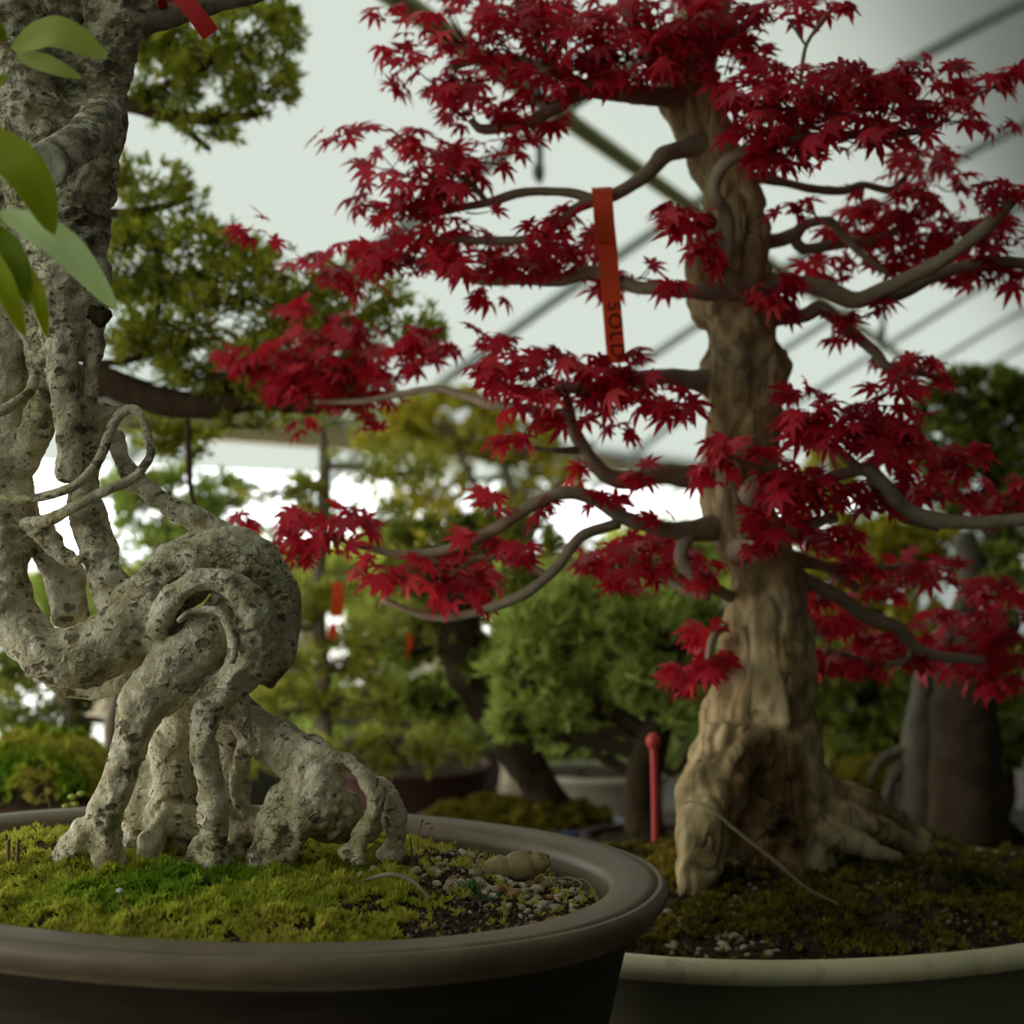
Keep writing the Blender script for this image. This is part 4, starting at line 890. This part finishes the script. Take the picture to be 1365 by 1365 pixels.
def grass_tuft(px, py, label, n=26, ln=.011, spread=.5):
    p, d = gp(px, py); t = MB()
    for _ in range(n):
        q = p+np.array((random.gauss(0, .004), random.gauss(0, .003), -.001)); a = np.array((random.gauss(0, spread), random.gauss(0, spread), 1)); a /= np.linalg.norm(a); l = ln*random.uniform(.6, 1.2)
        V, Fs = sweep([(*q, .0005), (*(q+a*l*.6), .0004), (*(q+a*l+np.array((a[0], a[1], -.3))*l*.25), .0001)], .004, 4, caps=False); t.add(V, Fs)
    tag(t.build('grass_tuft', M['grass']), label, 'grass')
grass_tuft(628, 1188, 'small bright green grass tuft beside the lumpy rock')
grass_tuft(650, 1200, 'flat green grass tuft in front of the lumpy rock', 16, .009, .9)
grass_tuft(608, 1128, 'sparse grass tuft at the back of the gravel', 9, .011, .7)
V = []
p, d = gp(790, 1212); 
for i, pts in enumerate((((757, 1178), (775, 1172), (790, 1185), (800, 1207)), ((740, 1172), (760, 1170), (775, 1178), (770, 1190)))):
    rows = [(*P(x, y, d+.04*(1-k/3)), .0007) for k, (x, y) in enumerate(pts)]; V, Fs = sweep(rows, .003, 6)
    tag(mesh('dry_stalk', V, Fs, M['stalk']), ['thin bent straw at the right end of the gravel', 'thin straw curling behind the gravel'][i], 'stalk')

# ------------------------------------------------------------------ trees behind
def needle_tree(name, label, d0, trunk, pads, leaf, bark, ln=.014, wd=.0016, per=9, spread=.75, up=.5, boughs=(), auto=True, cat='bonsai', twig_r=.0022, dens=1.):
    """trunk rows and boughs (px, py, r, dd); pads (cx, cy, rx, ry, n tufts, dd): each pad is a part with its own twigs on the trunk."""
    base = P(trunk[0][0], trunk[0][1], d0+(trunk[0][3] if len(trunk[0]) > 3 else 0))
    t = thing(name, label, cat, base)
    V, Fs = sweep(pxpath(trunk, d0), .012, 16, .22, 32., .08); tr = mesh('trunk', V, Fs, M[bark], t)
    tp = catmull(np.array(pxpath(trunk, d0)), 40)
    for rows in boughs:
        V, Fs = sweep(pxpath(rows, d0), .012, 10, .25, 50., .08); mesh('bough', V, Fs, M[bark], t)
    for pd in pads:
        cx, cy, rx, ry, n = pd[:5]; d = d0+(pd[5] if len(pd) > 5 else 0.); n = int(n*dens*1.7)
        a = rng.normal(size=(n*3, 3)); a /= np.linalg.norm(a, axis=1)[:, None]; a = a*rng.uniform(.2, 1, (n*3, 1))**(1/2.4)
        s = d/F; off = a*np.array((rx*s, min(rx, ry*1.8)*s, ry*s)); c0 = P(cx, cy, d)
        k = np.array([noise.noise(Vector(c0+o)*(9/(rx*s+.03)*.12+10)) for o in off]); keep = np.argsort(-k+rng.normal(size=len(k))*.18)[:n]
        a = a[keep]; off = off[keep]; C = c0+off; wd_ = wd*1.25
        Ax = a*.8+UP*up+rng.normal(size=(n, 3))*.25
        V, Q, own = blades(C, Ax, per, ln, wd_, spread)
        tint = np.clip(.45+.28*a[:, 2]*.4+rng.normal(size=n)*.2, 0, 1)
        o = mesh('foliage', V, Q, M[leaf], t, tint=tint[own], smooth=False)
        mb = MB(); i0 = np.argmin(np.linalg.norm(tp[:, :3]-c0, axis=1)+np.maximum(0, tp[:, 2]-c0[2])*.6); q = tp[i0]
        hub = c0-UP*ry*s*.45
        if auto:
            m = (q[:3]+hub)/2+np.array((0, 0, .04*np.linalg.norm(hub-q[:3])))
            V, Fs = sweep([(*q[:3], min(q[3]*.55, twig_r*2.6)), (*m, twig_r*1.8), (*hub, twig_r)], .012, 7, .25, 60.); mb.add(V, Fs)
        for i in rng.choice(n, min(n, 4+n//14), replace=False):
            e2 = hub+np.array((rng.normal(), rng.normal(), 0))*rx*s*.25
            V, Fs = sweep([(*e2, twig_r*.7), (*((e2+C[i])/2-UP*.004), twig_r*.5), (*C[i], twig_r*.25)], .015, 5, caps=False); mb.add(V, Fs)
        mb.build('twigs', M[bark], o)
    return t
def small_pot(label, px, py_rim, d, hw_px, depth, mat, mossy=None, hf=None):
    """round-ish pot standing on the bench with its rim at py_rim at distance d"""
    c = P(px, py_rim, d); zr = c[2]; a = hw_px/F*d; H = zr-BZ
    body = [(-.004, -.014), (-.010, -.022), (-.012, -H*.5), (-.022, -H*.85), (-.03, -H+.006)]
    lip = [(-.016, -.02), (-.016, -.003), (-.010, .0), (-.003, -.001), (0, -.006), (-.001, -.012), (-.004, -.015), (-.016, -.02)]
    t = pot(label, c[0], c[1], a, depth, 0, zr, (body, lip), M[mat], n=72, feet=False)
    f = lambda x, y: zr-.010+(mossy or .01)*max(0, 1-inell(x, y, c[0], c[1], a-.017, depth-.017, 0))**.7+.006*nz(x, y, 30, px)
    soilbed('dark soil filling the '+label.split(' pot')[0]+' pot', c[0], c[1], a-.0165, depth-.0165, 0, f, 14, 60)
    if mossy: moss('moss mound in the '+label.split(' pot')[0]+' pot', c[0], c[1], a-.018, depth-.018, 0, f, 1600, lambda x, y: 1., lambda x, y: .6+.7*nz(x, y, 20, 3), .012, M['olive_moss'] if mossy < .055 else M['moss'])
    return t

# big conifer behind the pale tree
needle_tree('conifer_bonsai', 'large dark green conifer with layered pads behind the pale twisted tree', 2.05,
    [(-75, 1060, 48), (-85, 900, 46), (-70, 700, 42), (-90, 500, 38), (-75, 300, 30), (-85, 100, 24), (-70, -80, 16)],
    [(290, 50, 115, 62, 560), (345, 105, 52, 52, 190), (215, 110, 55, 50, 170), (285, 172, 48, 20, 70), (190, 25, 50, 50, 150), (250, -20, 120, 40, 200),
     (75, 15, 45, 60, 120), (200, 245, 55, 30, 120), (256, 268, 16, 26, 24), (150, 225, 40, 22, 50),
     (250, 345, 115, 52, 330), (180, 350, 60, 55, 150), (345, 385, 110, 55, 330), (450, 400, 90, 55, 260), (535, 445, 55, 50, 150), (255, 430, 105, 45, 210), (400, 470, 105, 52, 300), (330, 500, 90, 28, 150), (205, 300, 40, 24, 40), (165, 430, 45, 60, 90), (480, 500, 60, 30, 90), (330, 560, 60, 18, 40), (290, 488, 120, 36, 230), (420, 520, 110, 30, 190), (200, 455, 60, 40, 110), (190, 310, 50, 20, 60),
     (235, 592, 68, 22, 120, .1), (200, 560, 50, 16, 40, .08)],
    'needle_a', 'brown_bough', .017, .0015, 8, .6, .5, auto=False, dens=.62,
    boughs=[[(-80, 470, 24), (40, 500, 22), (130, 508, 20), (190, 528, 19), (260, 542, 17), (340, 532, 15), (430, 540, 11), (520, 525, 6)],
            [(260, 540, 12), (330, 500, 9), (400, 470, 7), (470, 450, 4)], [(120, 485, 6), (180, 478, 5), (205, 440, 4.5), (212, 390, 3.5), (208, 330, 2.5)],
            [(-80, 120, 18), (60, 135, 14), (160, 138, 10), (230, 155, 9), (300, 158, 8), (350, 150, 5)], [(230, 155, 6), (262, 185, 5), (280, 200, 3)], [(160, 138, 7), (230, 110, 6), (300, 70, 5), (310, 20, 4)],
            [(-80, 250, 14), (60, 280, 10), (160, 285, 7), (230, 272, 5), (258, 262, 3)], [(300, 540, 5), (350, 470, 5), (390, 410, 4), (420, 370, 3)],
            [(250, 560, 4), (252, 610, 4), (254, 650, 3.5), (262, 684, 2.5)], [(215, 400, 3), (270, 380, 2.5), (330, 372, 2)]])
# larches
needle_tree('larch_bonsai', 'slender pale green larch with a thin straight trunk right of the pale tree', 2.7,
    [(432, 1147, 14), (432, 1090, 14), (432, 1000, 13), (430, 900, 11), (425, 800, 10), (430, 700, 9), (432, 610, 7), (425, 545, 4)],
    [(430, 555, 80, 18, 46), (375, 650, 62, 14, 40), (520, 620, 90, 30, 70), (475, 690, 100, 22, 80), (400, 790, 80, 26, 110), (520, 850, 80, 26, 110), (420, 880, 100, 26, 140), (375, 940, 65, 24, 90), (480, 930, 85, 22, 120), (370, 830, 45, 24, 60), (345, 720, 40, 14, 24), (540, 960, 80, 18, 80), (350, 1000, 60, 28, 70)],
    'needle_b', 'grey_bark', .020, .0021, 7, .7, .25, twig_r=.003, dens=1.15)
needle_tree('larch_bonsai', 'low spreading larch branches hanging over the dark red pot', 2.45,
    [(455, 1085, 10), (450, 1030, 9), (465, 990, 8), (500, 975, 5)],
    [(545, 985, 85, 16, 70), (600, 1005, 45, 12, 30), (500, 1010, 60, 14, 40), (440, 1000, 60, 20, 50), (545, 1020, 45, 12, 18)],
    'needle_b', 'grey_bark', .018, .0018, 6, .7, .1, twig_r=.0028)
# the tree with the rough dark trunk in the blue pot
needle_tree('evergreen_bonsai', 'dark evergreen with a thick rough leaning trunk in the blue pot', 2.41,
    [(745, 1092, 26), (715, 1040, 24), (665, 965, 26), (625, 890, 30), (606, 820, 30), (600, 750, 22), (612, 690, 14)],
    [(600, 770, 95, 40, 110), (560, 850, 55, 40, 80), (690, 800, 80, 40, 110), (670, 880, 60, 40, 90), (580, 930, 60, 30, 80), (720, 880, 60, 45, 80), (660, 720, 90, 34, 90), (560, 720, 50, 30, 50)],
    'needle_d', 'dark_bark', .018, .0022, 8, .8, .4, twig_r=.003)
small_pot('dark blue glazed pot behind the brown oval pot', 690, 1090, 2.41, 142, .12, 'blue_glaze', .024)
small_pot('dark red brown pot behind the blue glazed pot', 545, 1016, 2.95, 112, .15, 'red_clay')
small_pot('cream glazed pot behind the red marker stake', 800, 1026, 2.9, 92, .11, 'cream_glaze')
# bright pine
needle_tree('pine_bonsai', 'bright green soft needled pine left of the maple trunk', 2.25,
    [(857, 1112, 26), (855, 1060, 24), (862, 1010, 22), (882, 960, 19), (908, 920, 14), (915, 860, 9)],
    [(760, 850, 80, 40, 120), (700, 905, 60, 40, 90), (830, 890, 70, 42, 110), (865, 820, 75, 40, 110), (775, 940, 70, 30, 80), (890, 950, 40, 26, 40), (720, 830, 60, 36, 70), (800, 800, 70, 30, 70), (700, 960, 45, 26, 40), (940, 890, 40, 40, 50), (740, 980, 40, 14, 16), (930, 830, 40, 34, 50)],
    'needle_c', 'dark_bark', .024, .0016, 10, .55, .7, twig_r=.0032,
    boughs=[[(870, 985, 9), (840, 960, 8), (800, 935, 6), (770, 925, 4)], [(862, 1000, 8), (825, 975, 7), (780, 985, 5), (750, 1010, 3)], [(860, 1025, 7), (820, 1020, 6), (790, 1005, 4)], [(880, 960, 10), (850, 900, 7), (820, 860, 5)], [(860, 1010, 6), (900, 1030, 5), (925, 990, 4)]])
small_pot('low brown pot under the bright pine', 866, 1112, 2.23, 95, .09, 'red_clay')
# fillers further back, all standing in the house or in the yard
needle_tree('conifer_bonsai', 'olive green conifer seen low at the left edge behind the trunk', 2.6,
    [(95, 1164, 16), (95, 1080, 15), (100, 980, 14), (80, 900, 11), (60, 840, 8)],
    [(40, 935, 80, 45, 120), (110, 900, 60, 30, 70), (20, 860, 60, 40, 80), (150, 950, 50, 28, 40), (60, 985, 70, 22, 60)], 'needle_d', 'grey_bark', .02, .0024, 8, .8, .3, twig_r=.003)
needle_tree('deciduous_bonsai', 'pale barked small trunk showing under the loop of the pale tree', 2.3, [(152, 1226, 17), (152, 1090, 15), (150, 1000, 14), (156, 940, 13), (170, 880, 9)], [(200, 850, 70, 30, 60)], 'needle_d', 'grey_bark', .02, .0024, 7, .8, .3)
small_pot('mossy low pot at the left behind the brown oval pot', 60, 1055, 2.05, 130, .13, 'red_clay', .075)
needle_tree('conifer_bonsai', 'green conifer with tufted pads behind the side limb of the pale tree', 3.1,
    [(215, 1080, 15), (220, 940, 14), (200, 820, 12), (215, 720, 8), (230, 640, 4)],
    [(235, 690, 95, 30, 120), (180, 650, 60, 22, 60), (300, 660, 50, 18, 40), (225, 750, 110, 40, 160), (300, 730, 60, 20, 40), (120, 830, 90, 40, 130), (280, 820, 70, 50, 120), (340, 900, 70, 50, 130), (30, 800, 60, 36, 80), (330, 980, 60, 40, 80), (250, 640, 60, 14, 30)], 'needle_c', 'grey_bark', .024, .0030, 8, .8, .4, twig_r=.003)
needle_tree('deciduous_tree', 'airy yellow green tree under the timber beam', 4.6,
    [(690, 1308, 26), (690, 1000, 22), (680, 800, 16), (690, 700, 12), (672, 620, 7)],
    [(600, 560, 80, 40, 200), (690, 590, 60, 30, 80), (560, 640, 70, 40, 60), (650, 690, 90, 40, 70), (740, 640, 50, 30, 40), (600, 720, 80, 30, 80), (740, 740, 70, 34, 70), (520, 580, 50, 34, 60)],
    'leaf_y', 'grey_bark', .030, .0075, 6, .9, .2, cat='tree', twig_r=.004,
    boughs=[[(685, 760, 10), (720, 680, 8), (790, 590, 5)], [(688, 730, 9), (640, 660, 6), (600, 580, 4)], [(690, 700, 8), (705, 640, 5), (700, 560, 3)]])
needle_tree('shrub', 'mid green leafy shrub behind the pine', 3.5,
    [(800, 1505, 22), (800, 1180, 18), (800, 1000, 16), (810, 860, 10), (815, 760, 6)],
    [(800, 770, 110, 45, 160), (900, 740, 70, 40, 100), (700, 790, 80, 40, 100), (830, 850, 120, 60, 200), (920, 880, 60, 60, 120), (700, 900, 90, 60, 150), (600, 960, 90, 60, 160), (880, 970, 90, 60, 120), (500, 900, 90, 60, 150), (420, 960, 80, 60, 120), (780, 990, 90, 50, 120)], 'needle_c', 'dark_bark', .026, .0055, 6, .9, .3, cat='shrub', twig_r=.004)
# right hand side
needle_tree('conifer_bonsai', 'dark green conifer crown at the right edge under the roof tubes', 3.2,
    [(1325, 1582, 30), (1325, 1120, 26), (1330, 950, 24), (1340, 800, 20), (1325, 680, 14), (1310, 580, 9), (1300, 510, 5)],
    [(1300, 525, 72, 32, 190), (1260, 590, 52, 40, 130), (1345, 590, 55, 50, 170), (1300, 650, 70, 40, 150), (1345, 520, 40, 30, 70), (1240, 540, 28, 22, 30), (1345, 700, 50, 40, 100)], 'needle_d', 'dark_bark', .024, .0034, 8, .8, .45, twig_r=.004)
needle_tree('shrub', 'yellow green shrub between the maple trunk and the right edge', 3.4,
    [(1165, 1529, 20), (1165, 1150, 16), (1170, 950, 14), (1170, 800, 8)], [(1165, 735, 85, 42, 190), (1110, 770, 50, 36, 90), (1240, 740, 50, 44, 90), (1090, 700, 40, 40, 60), (1170, 820, 80, 50, 140), (1100, 640, 30, 40, 40)], 'leaf_y', 'dark_bark', .026, .0060, 6, .9, .3, cat='shrub', twig_r=.004)
needle_tree('evergreen_bonsai', 'dark low evergreen in the shade right of the maple trunk', 2.9,
    [(1165, 1110, 16), (1160, 1010, 14), (1150, 930, 9)], [(1150, 940, 90, 44, 170), (1110, 900, 60, 40, 90), (1250, 900, 80, 50, 130), (1160, 1000, 80, 40, 110), (1330, 960, 60, 60, 110), (1230, 980, 70, 40, 90)], 'needle_d', 'dark_bark', .024, .0040, 7, .9, .3, twig_r=.004)
t = needle_tree('deadwood_bonsai', 'bonsai with bleached grey trunk and spidery roots behind the maple roots', 2.55,
    [(1222, 1100, 30), (1226, 1000, 26), (1228, 950, 20), (1236, 900, 17), (1262, 850, 16), (1290, 800, 20), (1296, 755, 22), (1284, 715, 16)],
    [(1300, 860, 50, 26, 40), (1330, 760, 40, 40, 50)], 'needle_d', 'drift', .02, .003, 7, .8, .3,
    boughs=[[(1220, 1010, 12), (1195, 1030, 9), (1180, 1068, 7), (1168, 1100, 5)], [(1226, 1020, 11), (1212, 1050, 9), (1205, 1100, 7)], [(1236, 1010, 11), (1262, 1040, 8), (1275, 1095, 6)], [(1215, 1000, 9), (1180, 1010, 7), (1160, 1040, 5)]])
t = needle_tree('deadwood_bonsai', 'bonsai with thick dark barked trunk beside the right edge', 2.3,
    [(1296, 1120, 52), (1292, 1050, 46), (1288, 980, 42), (1290, 910, 36), (1310, 850, 26)], [(1345, 800, 40, 40, 40), (1345, 880, 40, 30, 40)], 'needle_d', 'dark_bark', .02, .003, 7, .8, .3,
    boughs=[[(1270, 1080, 16), (1248, 1105, 11), (1225, 1125, 7)], [(1318, 1085, 16), (1345, 1105, 10), (1370, 1120, 6)]])
small_pot('shallow dark pot with rusty moss behind the maple roots', 1190, 1052, 2.7, 120, .13, 'red_clay', .05)
small_pot('small dark pot under the thick dark trunk at the right', 1296, 1122, 2.27, 95, .08, 'red_clay')
# outside
def yard_tree(px, d, w_, top, label, mat, name='garden_tree'):
    n = 150; c = [(px+random.uniform(-.6, .6)*w_, random.uniform(top+20, 830), w_*random.uniform(.35, .55), (830-top)*random.uniform(.22, .34), n) for _ in range(5)]
    needle_tree(name, label, d, [(px, 682+1.33*F/d, 40), (px+5, 800, 30), (px, (top+760)/2, 18), (px, top+20, 6)], c, mat, 'grey_bark', .10, .030, 6, .9, .2, cat='tree', twig_r=.012)
for a_ in ((150, 10.5, 170, 745, 'garden tree outside at far left behind the pale tree', 'needle_d'), (380, 10.0, 150, 735, 'garden tree outside behind the slender larch', 'needle_d'), (560, 12., 140, 705, 'garden tree outside behind the dark rough trunk', 'needle_d'),
           (740, 13.5, 140, 715, 'garden tree outside behind the bright pine', 'needle_d'), (900, 15.5, 130, 690, 'garden tree outside just left of the maple trunk', 'needle_d')): yard_tree(*a_)
print('leaves', NLEAF, 'verts', sum(len(o.data.vertices) for o in bpy.data.objects if o.type == 'MESH'))
